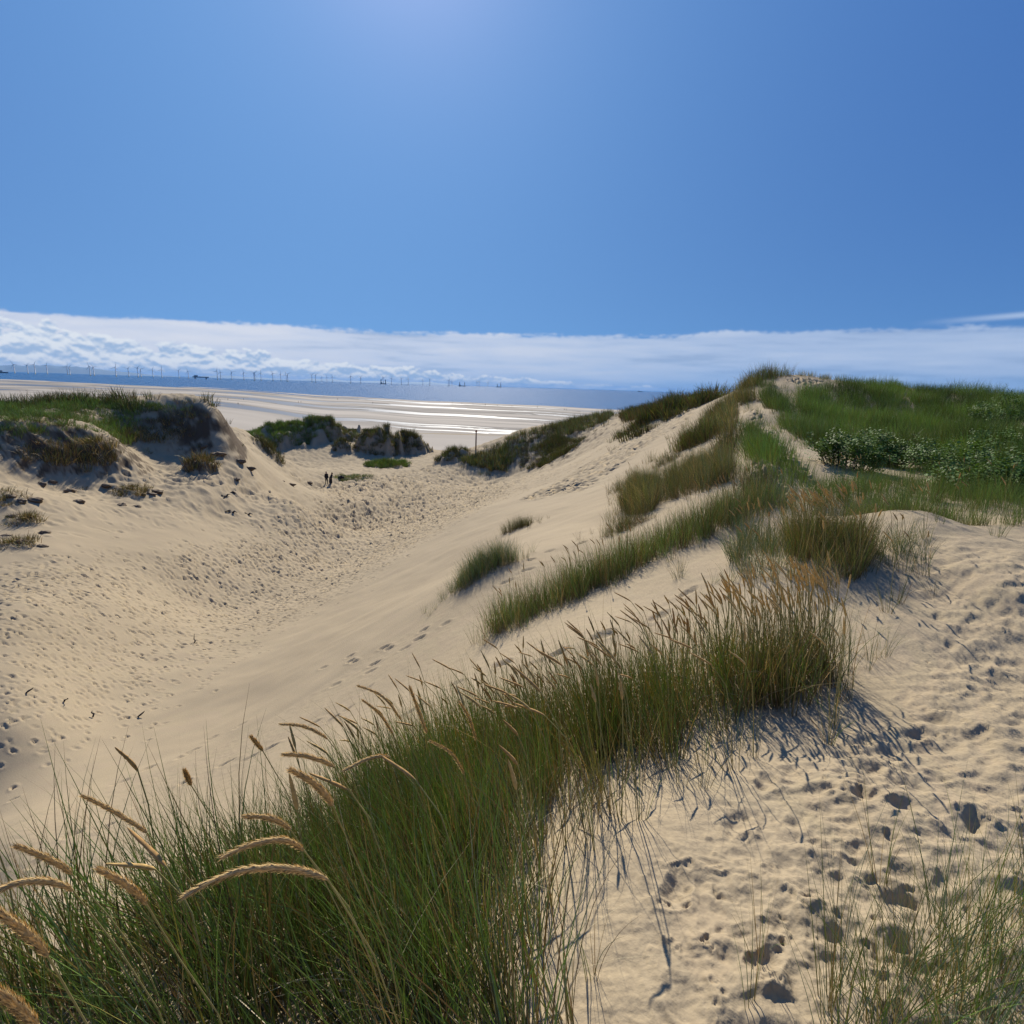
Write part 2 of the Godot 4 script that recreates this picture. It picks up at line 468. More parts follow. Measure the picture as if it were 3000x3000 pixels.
	for i in na:
		var i0 := maxi(i - 1, 0)
		var i1 := mini(i + 1, na - 1)
		if i == 0 or i == na - 1:
			i0 = na - 2
			i1 = 1
		var az := AZ[i]
		for j in NR:
			var k := i * NR + j
			var u := pos[i1 * NR + j] - pos[i0 * NR + j]
			var v := pos[i * NR + mini(j + 1, NR - 1)] - pos[i * NR + maxi(j - 1, 0)]
			var q := u.cross(v)
			q = q.normalized() if q.length_squared() > 0.0 else Vector3.UP
			if q.y < 0.0:
				q = -q
			nor[k] = q
			var p := pos[k]
			uv[k] = Vector2(p.x, p.z) * 0.8
			var c := SAND * (1.0 + 0.10 * tone.get_noise_2d(p.x, p.z))
			var rr := RAD[j]
			if rr > 44.0 and rr < 100.0 and p.y > (-7.3 if az < 0.0 else -11.5) and q.y < 0.80 and (az < -14.0 or rr > 72.0):
				var s := smoothstep(0.80, 0.62, q.y + 0.10 * tone.get_noise_2d(p.x * 9.0, p.z * 9.0 + p.y * 9.0))
				c = c.lerp(humus, s * 0.9)
			color[k] = Color(c.r, c.g, c.b, 1.0)
	var idx := PackedInt32Array()
	idx.resize((na - 1) * (NR - 1) * 6)
	var t := 0
	for i in na - 1:
		for j in NR - 1:
			var k := i * NR + j
			idx[t] = k
			idx[t + 1] = k + 1
			idx[t + 2] = k + NR
			idx[t + 3] = k + NR
			idx[t + 4] = k + 1
			idx[t + 5] = k + NR + 1
			t += 6
	structure("sand_dunes", surface(pos, nor, color, idx, uv), M.sand)


func surface(pos, nor, color, idx, uv = null) -> ArrayMesh:
	var arrays := []
	arrays.resize(Mesh.ARRAY_MAX)
	arrays[Mesh.ARRAY_VERTEX] = pos
	arrays[Mesh.ARRAY_NORMAL] = nor
	if color != null:
		arrays[Mesh.ARRAY_COLOR] = color
	if uv != null:
		arrays[Mesh.ARRAY_TEX_UV] = uv
	arrays[Mesh.ARRAY_INDEX] = idx
	var m := ArrayMesh.new()
	m.add_surface_from_arrays(Mesh.PRIMITIVE_TRIANGLES, arrays)
	return m


func columns_of(x: float, z: float, reach: float) -> Array:
	# the part of the fan within reach of a spot: first and last bearing, first and last distance
	var r := sqrt(x * x + z * z)
	var az := rad_to_deg(atan2(x, -z))
	var da := rad_to_deg(reach / maxf(r - reach, 0.2))
	return [maxi(AZ.bsearch(az - da) - 1, 0), mini(AZ.bsearch(az + da), AZ.size() - 1), maxi(RAD.bsearch(r - reach) - 1, 0), mini(RAD.bsearch(r + reach), NR - 1)]


func bump(x: float, z: float, half: float, high: float) -> void:
	var n := FastNoiseLite.new()
	n.seed = int(x * 10.0)
	n.frequency = 1.7 / half
	n.fractal_octaves = 2
	var box := columns_of(x, z, half * 1.5)
	for i in range(box[0], box[1] + 1):
		var sx := sin(deg_to_rad(AZ[i]))
		var sz := -cos(deg_to_rad(AZ[i]))
		for j in range(box[2], box[3] + 1):
			var px := sx * RAD[j]
			var pz := sz * RAD[j]
			var d := Vector2(px - x, (pz - z) * 1.15).length() / half
			if d > 1.15:
				continue
			d *= (1.0 + 0.55 * n.get_noise_2d(px, pz))
			if d < 1.0:
				HGT[i * NR + j] += high * pow(1.0 - d * d, 0.8) * (0.95 + 0.4 * n.get_noise_2d(px * 1.1 + 30.0, pz * 1.1))


func dent(x: float, z: float, long: float, wide: float, turn: float, deep: float, sharp := 0.55, rim := 0.35, ragged := 0.0) -> void:
	# a footprint: a hollow with a pushed-up rim
	var reach := long * 1.7
	var box := columns_of(x, z, reach)
	var c := cos(turn)
	var s := sin(turn)
	for i in range(box[0], box[1] + 1):
		var sx := sin(deg_to_rad(AZ[i]))
		var sz := -cos(deg_to_rad(AZ[i]))
		for j in range(box[2], box[3] + 1):
			var px := sx * RAD[j] - x
			var pz := sz * RAD[j] - z
			var u := (px * c + pz * s) / long
			var v := (pz * c - px * s) / wide
			var d := sqrt(u * u + v * v)
			if ragged > 0.0 and d < 2.0:
				d *= 1.0 + ragged * edge_noise.get_noise_2d(px + x, pz + z)
			if d < 1.7:
				var k := i * NR + j
				if d < 1.0:
					HGT[k] -= deep * (1.0 if d < sharp else 1.0 - (d - sharp) / (1.0 - sharp)) * (0.8 + 0.2 * u) - deep * rim * smoothstep(sharp, 1.0, d)
				else:
					HGT[k] += deep * rim * (1.7 - d) / 0.7 * (1.0 - d * 0.2)


func inside(pts: Array, count: int) -> Array:
	var poly := PackedVector2Array(pts)
	var lo := poly[0]
	var hi := poly[0]
	for p in poly:
		lo = lo.min(p)
		hi = hi.max(p)
	var out := []
	var tries := 0
	while out.size() < count and tries < count * 30:
		tries += 1
		var q := Vector2(rng.randf_range(lo.x, hi.x), rng.randf_range(lo.y, hi.y))
		if Geometry2D.is_point_in_polygon(q, poly):
			out.append(q)
	return out


func footprints() -> void:
	var trample := FastNoiseLite.new()
	trample.seed = 41
	trample.frequency = 0.11
	for q in inside([V2(-20.90,-21.84),V2(-18.30,-26.26),V2(-16.83,-33.45),V2(-16.56,-42.92),V2(-25.69,-76.96),V2(-12.80,-82.48),V2(-0.09,-56.72),V2(-3.27,-31.03),V2(-6.78,-27.04),V2(-10.11,-19.54),V2(-10.63,-13.22),V2(-11.59,-11.32),V2(-13.31,-11.41),V2(-22.79,-20.89)], 26000):
		q += Vector2(rng.randfn(), rng.randfn()) * 1.1
		var r: float = q.length()
		if trample.get_noise_2d(q.x, q.y) < rng.randf_range(-0.95, 0.0):
			continue
		var big := clampf(r / 34.0, 0.58, 1.5)
		var strong := 1.5 if rng.randf() < 0.16 else 1.0
		dent(q.x, q.y, rng.randf_range(0.12, 0.22) * big, rng.randf_range(0.08, 0.13) * big, rng.randf_range(-0.9, 1.2), rng.randf_range(0.05, 0.10) * big * strong, 0.35)
	for q in inside([V2(-30.19,-73.24),V2(-14.44,-93.09),V2(-1.11,-78.95),V2(4.55,-51.17),V2(9.41,-53.22),V2(2.31,-38.64),V2(-2.90,-31.21),V2(-11.22,-44.97),V2(-24.27,-72.60)], 7000):
		var big: float = clampf(q.length() / 45.0, 0.9, 1.7)
		dent(q.x, q.y, rng.randf_range(0.18, 0.34) * big, rng.randf_range(0.12, 0.18) * big, rng.randf_range(-1.6, 1.6), rng.randf_range(0.05, 0.11) * big, 0.4)
	for q in inside([V2(0.36,-30.19),V2(5.09,-42.67),V2(11.19,-47.62),V2(14.02,-46.14),V2(12.73,-40.92),V2(9.02,-38.00),V2(3.38,-27.70)], 1500):
		dent(q.x, q.y, rng.randf_range(0.25, 0.6), rng.randf_range(0.12, 0.22), rng.randf_range(-0.5, 0.3), rng.randf_range(0.04, 0.11), 0.4)
	for path in [[V2(13.44,-32.78),V2(10.82,-26.41),V2(7.88,-17.26),V2(6.92,-13.56),V2(6.84,-12.15)],[V2(10.32,-26.09),V2(8.45,-20.21),V2(5.70,-13.12),V2(4.85,-10.39),V2(5.73,-11.41)],[V2(17.29,-37.80),V2(18.97,-38.53),V2(20.73,-38.82),V2(18.19,-36.38)]]:
		for q in inside(path, 420):
			dent(q.x, q.y, rng.randf_range(0.13, 0.26), rng.randf_range(0.09, 0.15), rng.randf_range(0.9, 2.2), rng.randf_range(0.04, 0.09), 0.4)
	for q in inside([V2(-30.21,-32.55),V2(-28.65,-37.02),V2(-26.39,-42.78),V2(-22.41,-45.34),V2(-21.05,-56.44),V2(-16.63,-41.06),V2(-20.88,-33.36),V2(-22.85,-24.05)], 300):
		dent(q.x, q.y, rng.randf_range(0.2, 0.6), rng.randf_range(0.12, 0.3), rng.randf_range(-0.4, 0.9), rng.randf_range(0.03, 0.07), 0.3)
	for line in [[V2(-4.53,-13.02),V2(-3.45,-11.97),V2(-2.55,-11.50),V2(-1.69,-10.87),V2(-1.07,-10.29)],
		[V2(-7.05,-7.12),V2(-6.56,-7.86),V2(-5.82,-9.02),V2(-4.19,-9.02),V2(-2.87,-8.82),V2(-2.28,-9.41)],
		[V2(-3.58,-11.09),V2(-2.72,-10.66),V2(-1.96,-10.39)],
		[V2(-7.73,-9.84),V2(-6.81,-10.78),V2(-5.73,-11.74)],
		[V2(0.56,-5.62),V2(0.94,-5.52),V2(1.55,-5.85),V2(2.17,-6.10)],
		[V2(-1.20,-6.30),V2(-0.58,-6.47),V2(0.41,-5.51)],
		[V2(0.43,-12.48),V2(1.67,-13.15)],
		[V2(-0.10,-11.37),V2(0.93,-11.79)],
		[V2(-12.79,-69.92),V2(-9.30,-55.42),V2(-6.00,-40.26)]]:
		for s in line.size() - 1:
			var a: Vector2 = line[s]
			var b: Vector2 = line[s + 1]
			var along := (b - a).normalized()
			var d := 0.0
			var side := 1.0
			while d < a.distance_to(b):
				var q := a + along * d + Vector2(-along.y, along.x) * (0.14 * side + rng.randf_range(-0.07, 0.07))
				dent(q.x, q.y, rng.randf_range(0.15, 0.22), rng.randf_range(0.08, 0.11), along.angle() + rng.randf_range(-0.2, 0.2), rng.randf_range(0.03, 0.065))
				side = -side
				d += rng.randf_range(0.45, 0.8)
	# walking trails over the crest, each print a heel and a ball pressed into slumping sand
	for line in [[V2(0.46,-1.18),V2(0.90,-1.84),V2(1.76,-2.50),V2(3.33,-3.38)],
		[V2(0.70,-1.23),V2(1.18,-1.75),V2(1.88,-2.20),V2(2.65,-2.55)],
		[V2(0.64,-1.45),V2(1.20,-2.06),V2(2.19,-2.89),V2(3.66,-4.27)],
		[V2(1.16,-1.51),V2(2.20,-2.05)],
		[V2(1.18,-1.88),V2(2.41,-2.29)],
		[V2(2.95,-3.36),V2(4.54,-5.05)],
		[V2(1.22,-2.26),V2(2.05,-2.62)],
		[V2(1.49,-2.19),V2(2.95,-2.90)],
		[V2(0.63,-1.28),V2(1.35,-1.95)]]:
		for s in line.size() - 1:
			var a: Vector2 = line[s]
			var b: Vector2 = line[s + 1]
			var along := (b - a).normalized()
			var d := rng.randf_range(0.0, 0.3)
			var side := 1.0
			while d < a.distance_to(b):
				var q := a + along * d + Vector2(-along.y, along.x) * (0.11 * side + rng.randf_range(-0.08, 0.08))
				var turn := along.angle() + rng.randf_range(-0.35, 0.35)
				var deep := rng.randf_range(0.010, 0.027) * (0.8 if q.length() > 4.0 else 1.0)
				dent(q.x, q.y, rng.randf_range(0.10, 0.14), rng.randf_range(0.045, 0.065), turn, deep, 0.2, 0.45, 0.5)
				side = -side
				d += rng.randf_range(0.28, 0.5)
	for q in inside([V2(0.34,-1.09),V2(0.60,-1.66),V2(1.06,-2.26),V2(1.77,-2.84),V2(2.56,-3.29),V2(3.61,-4.53),V2(4.93,-6.01),V2(5.83,-6.65),V2(5.93,-5.86),V2(2.94,-2.47),V2(1.47,-1.13)], 700):
		if q.length() < 0.9:
			continue
		var l := rng.randf_range(0.03, 0.13)
		dent(q.x, q.y, l, l * rng.randf_range(0.35, 0.7), rng.randf_range(-0.5, 2.0), l * rng.randf_range(0.03, 0.13), 0.05, 0.4, 0.9)


func ground(x: float, z: float) -> float:
	var r := sqrt(x * x + z * z)
	if r >= 239.0:
		return BEACH
	var az := rad_to_deg(atan2(x, -z))
	var i := clampi(AZ.bsearch(az) - 1, 0, AZ.size() - 2)
	var j := clampi(RAD.bsearch(r) - 1, 0, NR - 2)
	var f := (az - AZ[i]) / (AZ[i + 1] - AZ[i])
	var g := clampf((r - RAD[j]) / (RAD[j + 1] - RAD[j]), 0.0, 1.0)
	var k := i * NR + j
	return lerpf(lerpf(HGT[k], HGT[k + 1], g), lerpf(HGT[k + NR], HGT[k + NR + 1], g), f)


# ------------------------------------------------------------------ beach, sea, far land
func shore_range(az: float) -> float:
	return curve([[-75, 3200], [-60, 2700], [-42, 2020], [-31, 1450], [-17, 890], [-8, 775], [0, 735], [10, 665], [25, 620], [75, 700]], az)


func shore() -> void:
	var pos := PackedVector3Array()
	var nor := PackedVector3Array()
	var col := PackedColorArray()
	var water := PackedVector3Array()
	var flat := PackedVector3Array()
	var bars := FastNoiseLite.new()
	bars.seed = 51
	bars.frequency = 1.0
	bars.fractal_octaves = 3
	var na := 380
	var nr := 300
	for i in na:
		var az := -72.0 + 144.0 * i / (na - 1)
		var edge := shore_range(az)
		for j in nr:
			var f := float(j) / (nr - 1)
			var r := 110.0 * pow((edge + 260.0) / 110.0, f)
			var v := r / edge            # 1 at the water's edge
			var along := deg_to_rad(az) * r
			var n := bars.get_noise_2d(along / 420.0 + 3.0, v * 9.0) * 0.9 + bars.get_noise_2d(along / 170.0, v * 30.0 + 20.0) * 0.55 + bars.get_noise_2d(along / 120.0 + 50.0, v * 75.0) * 0.28
			var ridge := (n + 0.35 * sin(v * 34.0 + along / 260.0)) * 0.15 * smoothstep(0.28, 0.40, v)
			var base := lerpf(BEACH, SEA, smoothstep(0.12, 1.0, v)) if v < 1.0 else SEA - (v - 1.0) * 3.0
			var d := Vector2(sin(deg_to_rad(az)), -cos(deg_to_rad(az))) * r
			pos.append(Vector3(d.x, base + ridge, d.y))
			water.append(Vector3(d.x, base - 0.05 if v < 0.97 else SEA - 0.6, d.y))
			flat.append(Vector3.UP)
			var wet := clampf(0.5 - ridge * 6.5, 0.0, 1.0) * smoothstep(0.22, 0.45, v)
			var c := Color(0.395, 0.355, 0.300).lerp(Color(0.150, 0.140, 0.128), wet)
			c = c * (1.0 + 0.12 * n)
			col.append(Color(c.r, c.g, c.b))
	var idx := PackedInt32Array()
	for i in na - 1:
		for j in nr - 1:
			var k := i * nr + j
			idx.append_array([k, k + 1, k + nr, k + nr, k + 1, k + nr + 1])
	for i in na:
		for j in nr:
			var u := pos[mini(i + 1, na - 1) * nr + j] - pos[maxi(i - 1, 0) * nr + j]
			var v := pos[i * nr + mini(j + 1, nr - 1)] - pos[i * nr + maxi(j - 1, 0)]
			var q := u.cross(v).normalized()
			nor.append(q if q.y > 0.0 else -q)
	structure("beach", surface(pos, nor, col, idx), M.beach_sand)
	structure("tidal_pools", surface(water, flat, null, idx), M.pool_water)
	structure("sea", quad(-60000.0, 60000.0, -60000.0, -350.0, SEA), M.sea_water)
	structure("ground", quad(-60000.0, 60000.0, -60000.0, 60000.0, SEA - 2.5), mat("land", 0.95, false, Color(0.42, 0.38, 0.28)))


func quad(x0: float, x1: float, z0: float, z1: float, y: float) -> ArrayMesh:
	return surface(PackedVector3Array([Vector3(x0, y, z0), Vector3(x1, y, z0), Vector3(x1, y, z1), Vector3(x0, y, z1)]), PackedVector3Array([Vector3.UP, Vector3.UP, Vector3.UP, Vector3.UP]), null, PackedInt32Array([0, 1, 2, 0, 2, 3]))


func far_things() -> void:
	# hills across the water
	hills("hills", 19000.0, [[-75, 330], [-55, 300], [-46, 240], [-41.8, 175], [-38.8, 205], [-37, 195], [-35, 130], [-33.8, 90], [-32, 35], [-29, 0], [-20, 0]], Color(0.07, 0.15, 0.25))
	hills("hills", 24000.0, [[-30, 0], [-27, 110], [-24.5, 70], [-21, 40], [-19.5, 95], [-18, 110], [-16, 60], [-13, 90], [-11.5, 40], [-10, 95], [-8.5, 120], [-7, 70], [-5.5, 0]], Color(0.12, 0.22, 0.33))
	var mast := turbine()
	var first := true
	var places := [V2(-5053,-5811),V2(-5178,-6118),V2(-4599,-5515),V2(-4807,-5914),V2(-5148,-6619),V2(-5134,-6638),V2(-4069,-5511),V2(-4141,-5661),V2(-3819,-5508),V2(-4171,-6210),V2(-3650,-5570),V2(-4095,-6299),V2(-4207,-6684),V2(-3744,-6099),V2(-4012,-6866),V2(-3843,-6766),V2(-3056,-5903),V2(-3516,-6869),V2(-3145,-6385),V2(-3170,-6719),V2(-2963,-6525),V2(-3292,-7276),V2(-3024,-6842),V2(-2684,-6371),V2(-2902,-7120),V2(-3019,-7581),V2(-2653,-6707),V2(-2349,-6640),V2(-2419,-6967),V2(-3349,-9951),V2(-3270,-9977),V2(-2789,-8766),V2(-2037,-7113),V2(-2132,-7917),V2(-1570,-6821),V2(-1730,-8015),V2(-1558,-7846),V2(-1450,-7765),V2(-1675,-10365),V2(-1182,-7912),V2(-1026,-8739),V2(-1020,-8841),V2(-1157,-10436),V2(-626,-9278),V2(-605,-9480),V2(-511,-10487),V2(-297,-10995)]
	places.sort_custom(func(a, b): return atan2(a.x, -a.y) < atan2(b.x, -b.y))
	var number := 0
	for p in places:
		var t: Node3D = mast if first else copy(mast)
		first = false
		t.position = Vector3(p.x, SEA, p.y)
		number += 1
		t.set_meta("label", "pale offshore wind turbine, %s from the left in the row along the horizon" % ordinal(number))
		t.rotation.y = rng.randf_range(-0.5, 0.5) + 0.35
		var rotor: Node3D = t.get_child(2)
		rotor.rotation.z = rng.randf_range(0.0, 2.1)
	var ships := [V2(-4652,-5230),V2(-3118,-5703),V2(-1704,-7406),V2(-724,-7766),V2(-278,-9495),V2(2529,-11730)]
	var labels := ["small dark vessel low on the water at the far left", "broad offshore platform on legs standing among the turbines", "jack-up vessel beside a turbine left of the middle of the horizon", "dark jack-up vessel with tall legs, in the row of turbines", "small far jack-up vessel at the right end of the wind farm", "tiny ship alone on the clear horizon over the blue sea"]
	for i in ships.size():
		ship(labels[i], ships[i], [70.0, 150.0, 80.0, 95.0, 80.0, 90.0][i], [0, 1, 2, 2, 2, 0][i])


func hills(called: String, far: float, table: Array, c: Color) -> void:
	var n := FastNoiseLite.new()
	n.seed = 61
	n.frequency = 0.5
	n.fractal_octaves = 4
	var st := SurfaceTool.new()
	st.begin(Mesh.PRIMITIVE_TRIANGLES)
	var steps := 220
	var a0: float = table[0][0]
	var a1: float = table[-1][0]
	var rows := [[0.0, 0.0], [700.0, 0.55], [1600.0, 1.0], [3800.0, 0.0]]
	var p := []
	for i in steps + 1:
		var az := lerpf(a0, a1, float(i) / steps)
		var d := Vector3(sin(deg_to_rad(az)), 0, -cos(deg_to_rad(az)))
		var line := []
		for q in rows:
			var h: float = curve(table, az) * q[1] * (1.0 + 0.22 * n.get_noise_2d(az * 2.0, q[0] * 0.001))
			line.append(d * (far + q[0]) + Vector3(0, SEA + h - 1.0, 0))
		p.append(line)
	st.set_smooth_group(0)
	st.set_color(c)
	for i in steps:
		for j in 3:
			for v in [p[i][j], p[i][j + 1], p[i + 1][j], p[i + 1][j], p[i][j + 1], p[i + 1][j + 1]]:
				st.add_vertex(v)
	st.generate_normals()
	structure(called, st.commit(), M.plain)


# ------------------------------------------------------------------ naming
func numbered(called: String) -> String:
	var k: int = used.get(called, 0)
	used[called] = k + 1
	return called if k == 0 else "%s_%03d" % [called, k]


func structure(called: String, mesh: Mesh, material: Material) -> MeshInstance3D:
	var o := MeshInstance3D.new()
	o.name = numbered(called)
	o.mesh = mesh
	o.material_override = null
	if mesh.get_surface_count():
		mesh.surface_set_material(0, material)
	o.set_meta("kind", "structure")
	add_child(o)
	return o


func thing(called: String, label: String, category: String, at := Vector3.ZERO, group := "") -> Node3D:
	var o := Node3D.new()
	o.name = numbered(called)
	o.position = at
	o.set_meta("label", label)
	o.set_meta("category", category)
	if group:
		o.set_meta("group", group)
	add_child(o)
	return o


func part(called: String, mesh: Mesh, material: Material, parent: Node3D) -> MeshInstance3D:
	var o := MeshInstance3D.new()
	o.name = called
	o.mesh = mesh
	if material:
		mesh.surface_set_material(0, material)
	parent.add_child(o, true)
	return o


func ordinal(n: int) -> String:
	var one := ["", "first", "second", "third", "fourth", "fifth", "sixth", "seventh", "eighth", "ninth", "tenth", "eleventh", "twelfth", "thirteenth", "fourteenth", "fifteenth", "sixteenth", "seventeenth", "eighteenth", "nineteenth"]
	if n < 20:
		return one[n]
	var ten: String = ["twent", "thirt", "fort", "fift"][n / 10 - 2]
	return ten + "ieth" if n % 10 == 0 else ten + "y-" + one[n % 10]


func copy(o: Node3D) -> Node3D:
	var c: Node3D = o.duplicate()
	c.name = numbered(String(o.name))
	add_child(c)
	return c


# ------------------------------------------------------------------ shapes
func tube(st: SurfaceTool, path: Array, radii: Array, sides: int, colors: Array) -> void:
	var rings := []
	for i in path.size():
		var d: Vector3 = (path[mini(i + 1, path.size() - 1)] - path[maxi(i - 1, 0)]).normalized()
		var u := d.cross(Vector3.RIGHT if absf(d.x) < 0.8 else Vector3.FORWARD).normalized()
		var v := d.cross(u)
		var ring := []
		for k in sides:
			var a := TAU * k / sides
			ring.append(path[i] + (u * cos(a) + v * sin(a)) * radii[i])
		rings.append(ring)
	for i in path.size() - 1:
		for k in sides:
			var q := (k + 1) % sides
			for e in [[i, k], [i + 1, k], [i, q], [i, q], [i + 1, k], [i + 1, q]]:
				st.set_color(colors[e[0]])
				st.add_vertex(rings[e[0]][e[1]])


func begin() -> SurfaceTool:
	var st := SurfaceTool.new()
	st.begin(Mesh.PRIMITIVE_TRIANGLES)
	st.set_smooth_group(0)
	return st


func done(st: SurfaceTool) -> ArrayMesh:
	st.generate_normals()
	return st.commit()


func add_box(st: SurfaceTool, lo: Vector3, hi: Vector3, c: Color) -> void:
	st.set_smooth_group(-1)
	st.set_color(c)
	var p := []
	for i in 8:
		p.append(Vector3(hi.x if i & 1 else lo.x, hi.y if i & 2 else lo.y, hi.z if i & 4 else lo.z))
	for f in [[0, 2, 3, 1], [5, 7, 6, 4], [4, 6, 2, 0], [1, 3, 7, 5], [2, 6, 7, 3], [4, 0, 1, 5]]:
		for k in [0, 1, 2, 0, 2, 3]:
			st.add_vertex(p[f[k]])


func turbine() -> Node3D:
	var white := Color(0.36, 0.38, 0.41)
	var t := thing("wind_turbine", "wind turbine", "wind turbine", Vector3.ZERO, "wind turbines along the horizon")
	var st := begin()
	tube(st, [Vector3(0, -3, 0), Vector3(0, 9, 0), Vector3(0, 9.1, 0), Vector3(0, 84, 0), Vector3(0, 85, 0)], [4.4, 4.4, 3.6, 2.4, 0.1], 10, [Color(0.6, 0.45, 0.05), Color(0.6, 0.45, 0.05), white, white, white])
	part("tower", done(st), M.painted_steel, t)
	st = begin()
	add_box(st, Vector3(-2.2, 83.5, -8), Vector3(2.2, 88.5, 5.5), white)
	part("nacelle", done(st), M.painted_steel, t)
	var rotor := Node3D.new()
	rotor.name = "rotor"
	rotor.position = Vector3(0, 86, 6.6)
	t.add_child(rotor)
	st = begin()
	tube(st, [Vector3(0, 0, -1), Vector3(0, 0, 0.6), Vector3(0, 0, 1.8), Vector3(0, 0, 2.4)], [2.0, 2.0, 1.2, 0.05], 10, [white, white, white, white])
	part("hub", done(st), M.painted_steel, rotor)
	for k in 3:
		st = begin()
		tube(st, [Vector3(0, 1, 0), Vector3(0, 8, 0), Vector3(0, 26, 0.3), Vector3(0, 51, 0.8)], [1.3, 2.1, 1.4, 0.25], 5, [white, white, white, white])
		var b := part("blade", done(st), M.painted_steel, rotor)
		b.rotation.z = TAU * k / 3.0
	return t


func ship(label: String, p: Vector2, long: float, kind: int) -> void:
	var t := thing("vessel" if kind != 1 else "offshore_platform", label, "ship" if kind != 1 else "platform", Vector3(p.x, SEA, p.y))
	var dark := Color(0.06, 0.07, 0.09)
	var st := begin()
	var up := 3.0 if kind == 0 else (16.0 if kind == 1 else 7.0)
	add_box(st, Vector3(-long / 2, -1.0 if kind == 0 else up, -12), Vector3(long / 2, up + 9.0, 12), dark)
	part("hull" if kind != 1 else "deck", done(st), M.painted_steel, t)
	st = begin()
	add_box(st, Vector3(-long * 0.42, up + 9.01, -9), Vector3(-long * 0.22, up + 22.0, 9), Color(0.25, 0.25, 0.25))
	part("bridge", done(st), M.painted_steel, t)
	if kind:
		for x in [-0.36, 0.36]:
			for z in [-9.0, 9.0]:
				st = begin()
				tube(st, [Vector3(long * x, -2, z), Vector3(long * x, (up + 4.0) if kind == 1 else 62.0, z)], [3.2, 3.2], 6, [dark, dark])
				part("leg", done(st), M.painted_steel, t)


# ------------------------------------------------------------------ grass
func palette(named: String) -> Array:
	var green := Color(0.125, 0.190, 0.034)
	var lush := Color(0.135, 0.215, 0.048)
	var blue := Color(0.140, 0.200, 0.110)
	var olive := Color(0.200, 0.185, 0.046)
	var straw := Color(0.40, 0.29, 0.12)
	var brown := Color(0.19, 0.12, 0.05)
	var dark := Color(0.060, 0.070, 0.028)
	var ochre := Color(0.33, 0.20, 0.06)
	return {
		"green": [green, green, lush, lush, lush, olive, brown, straw, blue, dark],
		"mixed": [green, green, lush, blue, ochre, straw, lush, olive, green, ochre],
		"olive": [green, olive, olive, brown, dark, straw, blue],
		"ochre": [green, olive, ochre, dark, brown, straw, olive, green, green],
		"blue": [blue, blue, blue, green, straw],
		"dark": [dark, dark, olive, green, brown],
		"lush": [lush, lush, lush, green, green, olive],
		"root": [brown, brown, dark, olive, straw],
		"dry": [straw, straw, olive, green, blue, green, blue],
	}[named]


func tuft(style: String, pal: String, variant: int) -> ArrayMesh:
	var key := "%s %s %d" % [style, pal, variant]
	if tufts.has(key):
		return tufts[key]
	#            blades width spread lean segments
	var s: Array = {"near": [11, 0.0066, 0.06, 0.36, 6], "thin": [10, 0.0048, 0.05, 0.32, 6], "mid": [18, 0.0075, 0.14, 0.42, 5], "far": [20, 0.017, 0.28, 0.45, 4], "vfar": [22, 0.05, 0.6, 0.55, 3]}[style]
	var colors := palette(pal)
	var pos := PackedVector3Array()
	var nor := PackedVector3Array()
	var col := PackedColorArray()
	var idx := PackedInt32Array()
	var segs: int = s[4]
	for b in s[0]:
		var out := rng.randf_range(0.0, TAU)
		var o := Vector3(cos(out), 0, sin(out))
		var root: Vector3 = o * s[2] * sqrt(rng.randf())
		var long := rng.randf_range(0.6, 1.15)
		var c: Color = colors[rng.randi() % colors.size()]
		var dead := c.r > c.g * 1.2
		var lean: float = s[3] * rng.randf_range(0.1, 1.0) * (1.5 if dead and rng.randf() < 0.4 else 1.0)
		var bend := rng.randf_range(0.2, 0.9) * lean
		if style in ["near", "thin"] and rng.randf() < 0.03:
			# a dead leaf, bent right over
			c = Color(0.50, 0.43, 0.27)
			lean = rng.randf_range(0.5, 1.1)
			bend = lean * rng.randf_range(0.7, 1.0)
		out += rng.randf_range(-0.7, 0.7)
		o = Vector3(cos(out), 0, sin(out))
		var turn := rng.randf_range(0.0, TAU)
		var side := Vector3(cos(turn), 0, sin(turn))
		c = c * rng.randf_range(0.55, 1.4)
		var base := pos.size()
		for k in segs + 1:
			var f := float(k) / segs
			var p := root + (o * (lean * 0.55 * f + bend * f * f) + Vector3.UP * (f - bend * 0.45 * f * f * f)) * long
			var w: float = s[1] * (1.0 - 0.93 * pow(f, 1.6)) * 0.5
			var t := (o * (lean * 0.55 + 2.0 * bend * f) + Vector3.UP).normalized()
			var sd := (side - t * side.dot(t)).normalized()
			var n := sd.cross(t).normalized()
			var e := c.lerp(Color(0.20, 0.13, 0.06), 0.6 * clampf(1.0 - f / 0.28, 0.0, 1.0))
			for sign in [-1.0, 1.0]:
				pos.append(p + sd * w * sign)
				nor.append((n + sd * sign * 0.4).normalized())
				col.append(e)
		for k in segs:
			var q := base + k * 2
			idx.append_array([q, q + 2, q + 1, q + 1, q + 2, q + 3])
	var m := surface(pos, nor, col, idx)
	m.surface_set_material(0, M.grass_blade)
	tufts[key] = m
	return m


